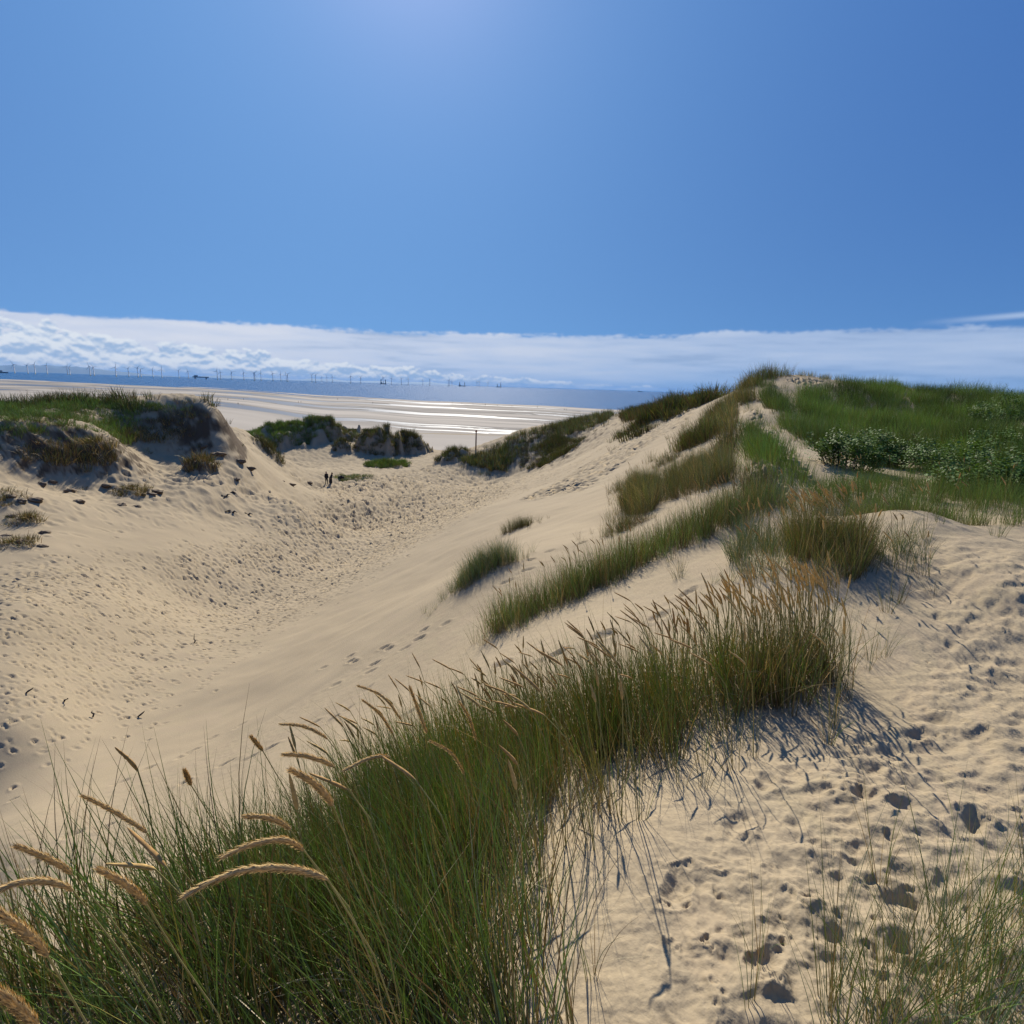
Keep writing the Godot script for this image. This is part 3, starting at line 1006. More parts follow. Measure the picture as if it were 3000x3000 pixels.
func scatter(root: Node3D, spots: Array, sizes: PackedFloat32Array, style: String, pal: String, wind: Vector2) -> void:
	var lists := [[], [], []]
	var shade := FastNoiseLite.new()
	shade.seed = 77
	shade.frequency = 0.9 if style in ["near", "thin", "mid"] else 0.22
	for i in spots.size():
		lists[i % 3].append(i)
	for v in 3:
		if lists[v].is_empty():
			continue
		var mm := MultiMesh.new()
		mm.transform_format = MultiMesh.TRANSFORM_3D
		mm.use_colors = true
		mm.mesh = tuft(style, pal, v)
		mm.instance_count = lists[v].size()
		for k in lists[v].size():
			var i: int = lists[v][k]
			var q: Vector2 = spots[i]
			var tilt := wind + Vector2(rng.randfn(0.0, 0.10), rng.randfn(0.0, 0.10))
			var lean := Basis.IDENTITY
			if tilt.length() > 0.001:
				lean = Basis(Vector3(tilt.y, 0, -tilt.x).normalized(), tilt.length())
			var h := sizes[i]
			var b := lean * Basis(Vector3.UP, rng.randf_range(0.0, TAU)).scaled(Vector3(lerpf(h, 0.75, 0.3), h, lerpf(h, 0.75, 0.3)))
			mm.set_instance_transform(k, Transform3D(b, Vector3(q.x, ground(q.x, q.y) - 0.015, q.y) - root.position))
			var g := rng.randf_range(0.78, 1.22) * (1.0 + (0.9 if style == "far" else 0.55) * shade.get_noise_2d(q.x, q.y))
			mm.set_instance_color(k, Color(g * rng.randf_range(0.92, 1.1), g, g * rng.randf_range(0.9, 1.1)))
		var o := MultiMeshInstance3D.new()
		o.name = "blades"
		o.multimesh = mm
		o.set_meta("kind", "stuff")
		root.add_child(o, true)


func head_mesh(path: Array, thick: float, sides: int, share: float, tip_first := false, tone := Color(0.52, 0.35, 0.14)) -> ArrayMesh:
	# a stalk whose last part is a spike of seeds
	var pts := path.duplicate()
	if tip_first:
		pts.reverse()
	var cum := [0.0]
	for i in range(1, pts.size()):
		cum.append(cum[-1] + pts[i].distance_to(pts[i - 1]))
	var total: float = cum[-1]
	var start := total * (1.0 - share)
	var stations := []
	for k in 5:
		stations.append(start * k / 5.0)
	var rings := 46 if sides > 6 else 14
	for k in rings + 1:
		stations.append(start + (total - start) * k / rings)
	var smooth_path := []
	var radii := []
	var colors := []
	var cv := Curve3D.new()
	for i in pts.size():
		var a: Vector3 = pts[maxi(i - 1, 0)]
		var b: Vector3 = pts[mini(i + 1, pts.size() - 1)]
		var t := (b - a) / 6.0
		cv.add_point(pts[i], -t, t)
	cv.bake_interval = maxf(total / 120.0, 0.002)
	var len := cv.get_baked_length()
	for s in stations:
		smooth_path.append(cv.sample_baked(s / total * len, true))
		var f: float = (s - start) / maxf(total - start, 0.001)
		if f <= 0.0:
			radii.append(0.0013 if sides > 6 else 0.0022)
			colors.append(Color(0.30, 0.26, 0.09))
		else:
			var r := thick * pow(sin(PI * clampf(f * 0.94 + 0.05, 0.0, 1.0)), 0.42) * (0.85 - 0.3 * f)
			radii.append(maxf(r * rng.randf_range(0.78, 1.1), 0.0008))
			colors.append(tone * rng.randf_range(0.75, 1.15))
	var st := begin()
	tube(st, smooth_path, radii, sides, colors)
	if sides > 6:
		# spikelets, pressed along the spike
		for k in 800:
			var f := rng.randf_range(0.0, 0.97)
			var s := start + (total - start) * f
			var p := cv.sample_baked(s / total * len, true)
			var q := cv.sample_baked(minf(s / total + 0.02, 1.0) * len, true)
			var d := (q - p).normalized()
			var u := d.cross(Vector3(rng.randfn(), rng.randfn(), rng.randfn())).normalized()
			var w := d.cross(u)
			var r := thick * pow(sin(PI * (f * 0.94 + 0.05)), 0.42) * (0.85 - 0.3 * f)
			var a := p + u * r * 0.75
			var tip := a + d * rng.randf_range(0.009, 0.015) + u * rng.randf_range(0.001, 0.007)
			st.set_color(Color(0.60, 0.42, 0.18) * rng.randf_range(0.7, 1.2))
			for v in [a - w * 0.0011, tip, a + w * 0.0011]:
				st.add_vertex(v)
	return done(st)


func head_variant(style: String, v: int, pal: String) -> ArrayMesh:
	var tone := Color(0.60, 0.40, 0.14) if pal == "ochre" else (Color(0.44, 0.25, 0.08) if v % 2 else Color(0.52, 0.34, 0.12))
	var key := style + str(v) + str(pal == "ochre")
	if not heads.has(key):
		var a := rng.randf_range(0.0, 0.10)
		var path := [Vector3.ZERO, Vector3(a * 0.3, 0.45, 0), Vector3(a, 0.86, 0), Vector3(a * 2.0 + 0.03 * v, 1.06, 0)]
		var m := head_mesh(path, 0.0095 if style == "near" else 0.0125, 6, 0.15, false, tone)
		m.surface_set_material(0, M.seed_head)
		heads[key] = m
	return heads[key]


func grass(called: String, label: String, category: String, pts: Array, width: float, density: float, high: float, style: String, pal: String, head_count: int) -> Node3D:
	var spots := []
	var mid := Vector2.ZERO
	for p in pts:
		mid += p / pts.size()
	if width > 0.0:
		var total := 0.0
		for i in pts.size() - 1:
			total += pts[i].distance_to(pts[i + 1])
		for k in maxi(int((total + width) * width * density), 6):
			var d := rng.randf_range(0.0, total)
			var i := 0
			while i < pts.size() - 2 and d > pts[i].distance_to(pts[i + 1]):
				d -= pts[i].distance_to(pts[i + 1])
				i += 1
			var q: Vector2 = pts[i].lerp(pts[i + 1], d / maxf(pts[i].distance_to(pts[i + 1]), 0.01))
			spots.append(q + Vector2(rng.randfn(), rng.randfn()).limit_length(1.6) * width * 0.36)
	else:
		var area := 0.0
		for i in pts.size():
			area += pts[i].cross(pts[(i + 1) % pts.size()]) * 0.5
		spots = inside(pts, int(absf(area) * density))
	var near: bool = style in ["near", "thin"]
	var keep := []
	var sizes := PackedFloat32Array()
	var clumpy := FastNoiseLite.new()
	clumpy.seed = 71
	clumpy.frequency = 1.6 if near else (0.5 if style == "mid" else 0.16)
	var jitter := 0.10 if near else 0.0
	for q in spots:
		var n := clumpy.get_noise_2d(q.x, q.y)
		if n < rng.randf_range(-0.75, -0.1):
			continue
		var p: Vector2 = q + Vector2(rng.randfn(), rng.randfn()) * jitter
		if p.length() < 0.62:
			continue
		var stray := 1.0
		if rng.randf() < 0.12:
			# a shoot or two away from the rest
			p += Vector2(rng.randfn(), rng.randfn()) * (0.2 if near else (0.5 if style == "mid" else 1.3))
			stray = 0.65
		if p.length() < 0.62:
			continue
		keep.append(p)
		if near:
			stray *= lerpf(0.62, 1.0, smoothstep(-1.9, -0.45, p.x))  # shorter on the windward flank
		sizes.append(stray * high * rng.randf_range(0.66, 1.16) * (1.0 + 0.6 * n))
	var root := thing(called, label, category, Vector3(mid.x, ground(mid.x, mid.y), mid.y))
	if category == "grass":
		root.set_meta("kind", "stuff")
	var wind := Vector2(-0.24, 0.05) if style == "near" else (Vector2(-0.26, 0.10) if style == "far" else Vector2(-0.12, 0.03))
	scatter(root, keep, sizes, style, pal, wind)
	for k in mini(head_count, keep.size()):
		var q: Vector2 = keep[rng.randi() % keep.size()]
		if q.length() < 1.15:
			continue
		var o := part("seed_head", head_variant("near" if near else "mid", rng.randi() % 4, pal), null, root)
		var h := high * rng.randf_range(0.95, 1.3)
		o.transform = Transform3D(Basis(Vector3(0, 0, 1), rng.randf_range(-0.10, 0.20)) * Basis(Vector3(1, 0, 0), rng.randfn(0.0, 0.08)) * Basis(Vector3.UP, rng.randf_range(2.2, 4.2)).scaled(Vector3(1, h, 1)), Vector3(q.x, ground(q.x, q.y), q.y) - root.position)
	return root


func hummock(label: String, p: Vector2, half: float, high: float, pal: String) -> void:
	var root := thing("grassy_hummock", label, "grass clump", Vector3(p.x, ground(p.x, p.y), p.y), "")
	var spots := []
	var sizes := PackedFloat32Array()
	var bare := FastNoiseLite.new()
	bare.seed = int(p.x * 7.0)
	bare.frequency = 1.8 / half
	for k in int(half * half * 26.0) + 10:
		var a := rng.randf_range(0.0, TAU)
		var d := sqrt(rng.randf())
		var q := p + Vector2(cos(a), sin(a) / 1.15) * d * half * 1.02
		if bare.get_noise_2d(q.x, q.y) < -0.30 + 0.22 * (d - 0.5):
			continue
		spots.append(q)
		sizes.append(rng.randf_range(0.35, 1.15) * (1.15 - 0.4 * d) * (0.45 if high < 0.4 else 1.0))
	scatter(root, spots, sizes, "vfar", pal, Vector2(-0.1, 0.05))


func vegetation() -> void:
	grass("marram_stand", "dense tall marram filling the lower left, with long fluffy bending seed heads", "grass stand", [V2(0.04,-1.17),V2(0.15,-1.47),V2(0.08,-2.10),V2(-0.20,-3.08),V2(-0.79,-3.00),V2(-1.18,-2.43),V2(-1.19,-1.58),V2(-1.31,-1.25),V2(-1.98,-1.55),V2(-1.43,-0.97),V2(-0.66,-0.83),V2(-0.15,-0.96)], 0, 420, 0.6, "near", "green", 16)
	grass("marram_stand", "long hedge of marram behind the lower left stand, fringed with upright straw seed heads", "grass stand", [V2(-0.20,-3.08),V2(0.15,-2.34),V2(0.46,-2.69),V2(0.78,-2.85),V2(1.13,-3.24),V2(0.97,-3.99),V2(0.45,-4.01),V2(-0.21,-3.93),V2(-0.89,-3.95),V2(-1.06,-3.19)], 0, 260, 0.58, "near", "mixed", 110)
	grass("marram_stand", "thin marram stems with bare sand showing between their feet, in the middle foreground", "grass stand", [V2(0.11,-1.43),V2(0.25,-1.79),V2(0.61,-1.75),V2(0.81,-2.19),V2(1.22,-2.52),V2(1.21,-2.87),V2(0.82,-2.83),V2(0.41,-2.62),V2(0.11,-2.18)], 0, 46, 0.6, "thin", "olive", 14)
	grass("marram_clump", "thick orange headed marram clump casting the darkest shadow on the right sand", "grass clump", [V2(1.48,-3.42),V2(1.65,-3.20),V2(2.02,-3.42),V2(2.39,-3.84),V2(2.29,-4.10),V2(1.73,-3.94)], 0, 420, 0.66, "near", "ochre", 130)
	grass("marram_clump", "green marram joining the hedge to the orange headed clump", "grass clump", [V2(0.75,-2.71),V2(1.36,-3.10),V2(1.70,-3.88),V2(1.32,-4.03),V2(0.93,-3.78)], 0, 210, 0.58, "near", "mixed", 60)
	grass("marram_clump", "sparse blue green marram just right of the orange headed clump", "grass clump", [V2(2.17,-3.57),V2(2.46,-3.74),V2(2.92,-3.84),V2(3.16,-4.17),V2(2.74,-4.29),V2(2.38,-3.96)], 0, 60, 0.44, "thin", "blue", 0)
	grass("marram_clump", "round golden headed marram clump on the crest of the sand mound", "grass clump", [V2(2.98,-5.75),V2(3.15,-5.33),V2(3.89,-5.82),V2(4.41,-6.54),V2(4.28,-7.18),V2(3.75,-7.26)], 0, 230, 0.64, "mid", "ochre", 95)
	grass("marram_clump", "loose pale marram left of the golden headed clump", "grass clump", [V2(2.44,-6.02),V2(2.79,-5.57),V2(3.68,-7.40),V2(3.42,-8.04),V2(2.78,-6.84)], 0, 55, 0.52, "mid", "blue", 14)
	grass("marram_clump", "short scattered marram right of the golden headed clump", "grass clump", [V2(4.00,-5.76),V2(4.37,-5.62),V2(5.07,-7.00),V2(4.75,-6.88)], 0, 40, 0.45, "mid", "blue", 6)
	grass("marram_sprig", "small lone sprig throwing long thin shadows on the right sand", "grass sprig", [V2(4.08,-5.15),V2(4.31,-5.20),V2(4.48,-5.44),V2(4.38,-5.53)], 0, 26, 0.34, "mid", "olive", 0)
	grass("marram_sprig", "flattened wisp of grass on bare sand above the hedge", "grass sprig", [V2(2.03,-6.85),V2(2.21,-6.35),V2(2.39,-6.80),V2(2.22,-7.39)], 0, 16, 0.3, "mid", "olive", 0)
	grass("marram_strip", "long narrow strip of marram running up the sand slope in the centre", "grass strip", [V2(-0.21,-8.19),V2(0.37,-8.18),V2(1.09,-8.21),V2(1.91,-8.49),V2(2.70,-8.56),V2(3.54,-9.05),V2(4.15,-9.48)], 0.9, 125, 0.62, "mid", "green", 46)
	grass("marram_clump", "broad dark marram clump above the central strip, on the edge of the slope", "grass clump", [V2(3.29,-16.70),V2(3.39,-13.65),V2(3.82,-14.06),V2(4.71,-17.95),V2(4.73,-22.19)], 0, 85, 0.85, "mid", "olive", 8)
	grass("marram_clump", "wide olive marram clump below the sandy ridge path, shadows falling on sand", "grass clump", [V2(3.82,-14.06),V2(4.44,-12.93),V2(5.31,-13.24),V2(6.32,-16.12),V2(6.11,-18.40),V2(4.94,-18.05)], 0, 60, 0.8, "mid", "olive", 8)
	grass("marram_tuft", "tiny tuft at the foot of the slope edge, left of the broad dark clump", "grass tuft", [V2(4.14,-22.59),V2(4.27,-22.22)], 0.6, 40, 0.5, "mid", "dark", 0)
	grass("marram_tuft", "dark round bush of marram half way up the ridge edge", "grass tuft", [V2(8.25,-27.26),V2(8.16,-24.64)], 1.3, 26, 1.05, "far", "dark", 0)
	grass("marram_tuft", "thin low grass on the sand shoulder below the round bush", "grass tuft", [V2(6.37,-23.80),V2(7.14,-23.99)], 0.8, 18, 0.6, "far", "olive", 0)
	grass("marram_tuft", "narrow upright tuft beside the sandy path, above the wide olive clump", "grass tuft", [V2(7.26,-19.46),V2(8.45,-22.26)], 0.6, 26, 0.8, "far", "olive", 0)
	grass("marram_tuft", "small dark tuft on the slope just below the broad dark clump", "grass tuft", [V2(2.56,-12.95),V2(2.70,-12.85)], 0.7, 150, 0.7, "mid", "dark", 0)
	grass("marram_tuft", "leaning oval tuft alone on the smooth sand slope", "grass tuft", [V2(-1.27,-12.97),V2(-0.75,-12.43),V2(-0.12,-12.78)], 0.8, 130, 0.55, "mid", "blue", 0)
	grass("marram_tuft", "smaller tuft upslope of the leaning oval tuft, alone on bare sand", "grass tuft", [V2(-0.17,-21.09),V2(0.75,-21.33)], 0.6, 110, 0.5, "mid", "dark", 0)
	grass("marram_clump", "bushy olive marram on the upper ridge edge below the summit slope", "grass clump", [V2(8.98,-26.94),V2(9.13,-23.68),V2(12.11,-31.46),V2(13.50,-38.09),V2(10.92,-33.31)], 0, 13, 0.95, "far", "olive", 0)
	grass("marram_strip", "brown tipped marram on the last rise to the summit", "grass strip", [V2(12.78,-34.88),V2(13.68,-33.17),V2(16.59,-39.69),V2(16.21,-41.12),V2(14.69,-39.99)], 0, 13, 0.95, "far", "olive", 0)
	grass("marram_clump", "dark bushy marram crowning the ridge summit against the sky", "grass clump", [V2(17.10,-40.50),V2(17.55,-39.86)], 2.2, 10, 1.0, "far", "dark", 0)
	grass("marram_clump", "low fringe of grass on the bare sandy summit patch", "grass clump", [V2(18.70,-39.96),V2(19.63,-39.93),V2(21.10,-40.48),V2(23.71,-42.56)], 1.0, 7, 0.5, "far", "olive", 0)
	grass("marram_strip", "bright green marram between the two sandy paths on the ridge", "grass strip", [V2(9.89,-24.56),V2(9.19,-21.15),V2(7.95,-17.18),V2(7.15,-14.22),V2(7.11,-12.94),V2(6.08,-11.96),V2(5.89,-13.10),V2(7.17,-17.29)], 0, 20, 0.72, "far", "lush", 0)
	grass("marram_tuft", "dark tuft in the middle of the sandy ridge path", "grass tuft", [V2(4.88,-11.40),V2(4.38,-9.61)], 0.6, 36, 0.6, "mid", "dark", 0)
	grass("marram_tuft", "thin blue green grass at the foot of the ridge path", "grass tuft", [V2(4.05,-9.17),V2(4.90,-10.08)], 0.8, 24, 0.5, "mid", "blue", 0)
	grass("marram_strip", "steep green band of marram right of the upper sandy path", "grass strip", [V2(16.02,-38.63),V2(13.76,-31.74),V2(11.78,-25.16),V2(10.30,-19.77),V2(9.14,-16.49),V2(11.40,-20.21),V2(13.17,-25.83),V2(15.21,-32.47),V2(16.40,-36.71)], 0, 12, 0.8, "far", "lush", 0)
	grass("marram_slope", "wide green marram hillside on the right below the skyline", "grass", [V2(14.77,-30.28),V2(11.36,-20.62),V2(13.81,-20.87),V2(15.93,-20.35),V2(15.25,-16.74),V2(17.46,-16.39),V2(36.31,-34.30),V2(34.23,-39.17),V2(32.51,-41.15),V2(28.93,-41.29),V2(27.41,-42.78),V2(23.65,-41.99),V2(19.34,-36.04),V2(16.89,-34.43)], 0, 11, 0.8, "far", "lush", 0)
	grass("marram_strip", "olive marram with ochre heads along the back of the sand mound", "grass strip", [V2(5.31,-10.39),V2(5.90,-10.38),V2(5.46,-8.03),V2(5.88,-7.60),V2(7.09,-8.15),V2(7.76,-7.79),V2(11.84,-11.68),V2(10.39,-12.14),V2(9.16,-13.68),V2(7.39,-13.18)], 0, 34, 0.62, "mid", "lush", 40)
	grass("marram_clump", "dry straw coloured grass in the lower right corner", "grass clump", [V2(0.85,-1.14),V2(1.11,-1.33),V2(1.30,-1.44),V2(1.57,-1.54),V2(1.79,-1.53),V2(1.73,-1.25),V2(1.23,-1.01),V2(0.81,-1.00)], 0, 400, 0.46, "thin", "dry", 0)
	grass("marram_clump", "thin tall stalks left of the dry corner grass", "grass clump", [V2(0.67,-1.14),V2(0.85,-1.28),V2(1.11,-1.33),V2(0.85,-1.14),V2(0.70,-1.03)], 0, 90, 0.42, "thin", "dry", 0)
	grass("turf_grass", "rough green turf on top of the eroded left dune", "grass", [V2(-35.51,-35.23),V2(-32.98,-37.60),V2(-31.86,-40.31),V2(-30.49,-42.78),V2(-33.87,-51.40),V2(-29.74,-52.33),V2(-28.59,-52.58),V2(-33.33,-52.61),V2(-38.98,-51.74),V2(-42.34,-46.80),V2(-43.72,-43.89)], 0, 12, 0.5, "vfar", "lush", 0)
	grass("rooty_scarp", "dark shaggy rooty bank of the lower left scarp", "grass clump", [V2(-32.86,-37.13),V2(-31.38,-39.58),V2(-29.69,-41.92),V2(-28.53,-40.19),V2(-29.62,-38.49),V2(-31.21,-36.77),V2(-32.08,-36.31)], 0, 12, 0.55, "vfar", "root", 0)
	grass("rooty_scarp", "dark rooty bank under the right tip of the left dune", "grass clump", [V2(-33.38,-47.69),V2(-33.68,-50.54),V2(-29.59,-52.03),V2(-28.41,-51.65),V2(-28.76,-50.16),V2(-31.92,-48.88),V2(-32.61,-46.70)], 0, 10, 0.55, "vfar", "root", 0)
	grass("marram_clump", "dark shaggy marram along the back rim of the left dune", "grass clump", [V2(-41.30,-47.56),V2(-40.05,-51.12),V2(-37.74,-52.17),V2(-34.67,-52.25)], 3.0, 2.5, 1.0, "vfar", "dark", 0)
	grass("marram_clump", "dark tuft on the right tip of the left dune", "grass clump", [V2(-30.29,-52.48),V2(-28.56,-52.40)], 2.5, 4, 1.0, "vfar", "dark", 0)
	grass("marram_slope", "shaggy marram covering the dune on the right of the gap", "grass", [V2(-8.81,-90.59),V2(-5.53,-87.15),V2(-1.23,-84.30),V2(1.04,-85.53),V2(2.06,-89.08),V2(6.85,-85.66),V2(10.24,-80.24),V2(12.82,-80.34),V2(14.91,-85.86),V2(12.86,-89.38),V2(9.91,-91.20),V2(2.90,-91.84),V2(-3.15,-92.74)], 0, 4.5, 1.0, "vfar", "olive", 0)
	grass("rooty_scarp", "bare dark rooty face on the grassy dune right of the gap", "grass clump", [V2(0.80,-82.61),V2(2.06,-89.28),V2(6.86,-85.80),V2(9.63,-74.98),V2(6.98,-74.48),V2(3.60,-77.87)], 0, 10, 0.6, "vfar", "dark", 0)
	grass("marram_clump", "dark marram clump left of three on the far sandy crest", "grass clump", [V2(16.39,-78.62),V2(15.60,-67.76)], 3, 8, 1.2, "vfar", "dark", 0)
	grass("marram_clump", "dark marram clump, middle of three on the far sandy crest", "grass clump", [V2(12.99,-52.35),V2(13.06,-49.68)], 3, 8, 1.2, "vfar", "dark", 0)
	grass("marram_clump", "tall ragged marram on the far crest, nearest the ridge", "grass clump", [V2(13.53,-47.74),V2(14.27,-47.47),V2(15.31,-48.19)], 3.5, 8, 1.2, "vfar", "dark", 0)
	grass("marram_tuft", "round dark tuft below the far crest clumps", "grass tuft", [V2(12.57,-46.11),V2(12.81,-45.74)], 1.1, 6, 0.8, "vfar", "dark", 0)
	grass("marram_tuft", "dark ragged tuft on the far sand slope under the grassy dune", "grass tuft", [V2(9.41,-53.22),V2(9.58,-51.61)], 1.1, 6, 0.8, "vfar", "dark", 0)
	grass("marram_tuft", "low dark split tuft in mid slope of the far sand", "grass tuft", [V2(9.52,-46.74),V2(9.96,-45.64)], 1.1, 6, 0.8, "vfar", "dark", 0)
	grass("marram_tuft", "tiny tuft right of the low dark split tuft on the far slope", "grass tuft", [V2(10.28,-45.30),V2(10.49,-45.30)], 1.1, 6, 0.8, "vfar", "dark", 0)
	grass("marram_tuft", "faint tuft high on the far sand slope", "grass tuft", [V2(11.05,-52.01),V2(11.22,-50.33)], 1.1, 6, 0.8, "vfar", "dark", 0)
	hummock("broad grassy hummock with sandy foot, left of the gap", V2(-46.9,-117.8), 9.7, 3.74, "lush")
	hummock("round dark bush like hummock in front of the broad hummock", V2(-32.3,-74.1), 1.9, 0.84, "dark")
	hummock("low green hummock half hidden by the left dune slope", V2(-47.7,-96.9), 6.0, 4.20, "lush")
	hummock("dark hummock at the back, in the chain before the beach", V2(-80.6,-231.5), 8.0, 3.14, "dark")
	hummock("square topped hummock with a dark shaded face", V2(-68.9,-234.6), 6.9, 4.87, "dark")
	hummock("small hummock right of the square topped one", V2(-60.8,-236.1), 5.1, 3.16, "dark")
	hummock("small shaggy hummock standing alone in front of the chain", V2(-33.3,-109.1), 1.8, 1.89, "dark")
	hummock("tall steep hummock with dark sand face", V2(-27.1,-112.6), 4.6, 3.96, "dark")
	hummock("low sandy hummock with thin dark grass, linking the two groups of hummocks", V2(-37.7,-119.4), 5.5, 1.94, "olive")
	hummock("ragged hummock at the right end of the chain", V2(-21.9,-116.4), 4.5, 3.35, "dark")
	hummock("low flat green patch of grass on the floor, behind the path", V2(-22.2,-98.6), 3.9, 0.56, "lush")
	hummock("flat pale green grass beside the two dark figures", V2(-23.7,-82.3), 3.0, 0.15, "blue")
	hummock("slumped brown turf block in mid slope below the left dune", V2(-25.9,-37.6), 1.3, 0.23, "root")
	hummock("dark slumped turf below the right tip of the left dune", V2(-25.5,-45.6), 1.2, 0.77, "root")
	hummock("brown rooty ledge at the left edge under the scarp", V2(-27.6,-29.9), 1.1, 0.15, "root")
	hummock("small slumped rooty ledge lower left under the scarp", V2(-25.2,-28.2), 0.8, 0.15, "root")
	hummock("lowest dark rooty ledge at the left edge", V2(-22.9,-25.1), 0.8, 0.15, "root")
	hummock("dark low hummock right of the gap, at the grassy dune foot", V2(-10.2,-93.6), 2.8, 1.34, "dark")
	# the large seed heads close by, each bent its own way
	var root: Node3D = get_node("marram_stand")
	for d in [
		[0.012, [V3(-0.441,-0.705,-0.642), V3(-0.412,-0.701,-0.667), V3(-0.374,-0.704,-0.691), V3(-0.318,-0.720,-0.711), V3(-0.268,-0.754,-0.727), V3(-0.244,-0.799,-0.741)]],
		[0.011, [V3(-0.474,-0.791,-0.797), V3(-0.438,-0.791,-0.827), V3(-0.390,-0.802,-0.853), V3(-0.363,-0.843,-0.873), V3(-0.327,-0.899,-0.890)]],
		[0.012, [V3(-0.527,-0.873,-0.984), V3(-0.489,-0.900,-1.013), V3(-0.458,-0.950,-1.038), V3(-0.432,-1.027,-1.056)]],
		[0.014, [V3(-0.379,-0.676,-0.874), V3(-0.346,-0.719,-0.895), V3(-0.320,-0.779,-0.913), V3(-0.311,-0.846,-0.929)]],
		[0.011, [V3(-0.934,-0.914,-1.077), V3(-0.891,-0.974,-1.102), V3(-0.835,-1.050,-1.124), V3(-0.808,-1.127,-1.145)]],
		[0.012, [V3(-0.906,-0.864,-0.884), V3(-0.870,-0.911,-0.905), V3(-0.847,-0.966,-0.925), V3(-0.835,-1.033,-0.943)]],
		[0.012, [V3(-0.831,-0.828,-0.738), V3(-0.806,-0.825,-0.766), V3(-0.772,-0.841,-0.790), V3(-0.743,-0.880,-0.809), V3(-0.728,-0.945,-0.822)]],
		[0.014, [V3(-0.680,-0.815,-0.792), V3(-0.649,-0.864,-0.810), V3(-0.631,-0.923,-0.826), V3(-0.622,-1.004,-0.838)]],
		[0.013, [V3(-0.656,-0.667,-0.589), V3(-0.630,-0.716,-0.601), V3(-0.610,-0.772,-0.610), V3(-0.602,-0.848,-0.615)]],
		[0.012, [V3(-0.570,-0.658,-0.489), V3(-0.551,-0.696,-0.499), V3(-0.534,-0.746,-0.507), V3(-0.536,-0.795,-0.516)]],
		[0.011, [V3(-0.485,-1.147,-1.487), V3(-0.421,-1.141,-1.540), V3(-0.368,-1.168,-1.586), V3(-0.321,-1.246,-1.621)]],
		[0.009, [V3(-0.254,-1.174,-1.685), V3(-0.187,-1.247,-1.728), V3(-0.141,-1.359,-1.761), V3(-0.124,-1.471,-1.795)]],
		[0.011, [V3(-0.175,-1.151,-1.895), V3(-0.139,-1.248,-1.938), V3(-0.113,-1.369,-1.976), V3(-0.093,-1.489,-2.014)]],
		[0.01, [V3(-0.532,-1.052,-1.815), V3(-0.453,-1.119,-1.861), V3(-0.393,-1.238,-1.897), V3(-0.368,-1.362,-1.930)]],
		[0.01, [V3(-0.512,-1.101,-1.804), V3(-0.463,-1.181,-1.848), V3(-0.423,-1.289,-1.885), V3(-0.413,-1.389,-1.924)]],
		[0.01, [V3(-0.680,-1.016,-1.516), V3(-0.626,-1.050,-1.560), V3(-0.567,-1.118,-1.598), V3(-0.525,-1.208,-1.630)]],
		[0.009, [V3(-0.721,-0.993,-1.418), V3(-0.707,-1.062,-1.452), V3(-0.695,-1.142,-1.483)]],
		[0.01, [V3(-0.822,-0.990,-1.265), V3(-0.828,-1.057,-1.295), V3(-0.827,-1.132,-1.323)]],
		[0.012, [V3(-0.310,-0.944,-1.634), V3(-0.288,-1.048,-1.666), V3(-0.265,-1.156,-1.698), V3(-0.246,-1.281,-1.725)]],
		[0.01, [V3(-0.471,-0.779,-1.056), V3(-0.432,-0.805,-1.087), V3(-0.383,-0.849,-1.114), V3(-0.353,-0.906,-1.138)]]]:
		var path: Array = d[1].map(func(q): return q - root.position)
		var foot: Vector3 = path[-1] + root.position
		var low := Vector2(foot.x + 0.12, foot.z - 0.05)
		path.append(path[-1].lerp(Vector3(low.x, ground(low.x, low.y), low.y) - root.position, 0.45) + Vector3(0.03, 0.06, 0))
		path.append(Vector3(low.x, ground(low.x, low.y), low.y) - root.position)
		var total := 0.0
		for i in path.size() - 1:
			total += path[i].distance_to(path[i + 1])
		var spike := 0.0
		for i in d[1].size() - 2:
			spike += path[i].distance_to(path[i + 1])
		part("seed_head", head_mesh(path, d[0] * 0.52, 9, spike / total, true), M.seed_head, root)
	# broad-leaved shrubs in the hollow
	var sprig := leaf_sprig()
	var names := ["leafy shrub at the left end of the hollow, beside the bare sand slip", "second leafy shrub from the bare sand slip, with a tall shoot", "dark leafy shrub in the middle of the hollow, left part", "leafy shrub in the middle of the hollow under the grass slope", "leafy shrub right of the middle of the hollow", "leafy shrub lower in the hollow towards the right edge", "glossy leaved shrub low at the right edge", "last low shrub at the right edge, half out of view", "isolated leafy shrub up on the right hillside, left one", "tallest leafy shrub up on the right hillside at the edge", "thin straggling shrub between hillside and hollow at the right"]
	var at := [V2(9.03,-15.23),V2(11.93,-18.92),V2(12.65,-18.87),V2(12.94,-17.80),V2(12.63,-16.25),V2(10.80,-13.02),V2(10.31,-11.70),V2(10.12,-10.92),V2(22.19,-26.48),V2(26.63,-30.33),V2(17.64,-20.39)]
	for i in at.size():
		shrub(names[i], at[i], [0.8, 0.95, 1.0, 1.15, 1.2, 1.1, 1.1, 1.1, 1.2, 1.4, 0.9][i], [0.95, 1.0, 0.8, 0.9, 0.95, 0.9, 0.85, 0.8, 1.3, 1.7, 0.9][i], sprig)


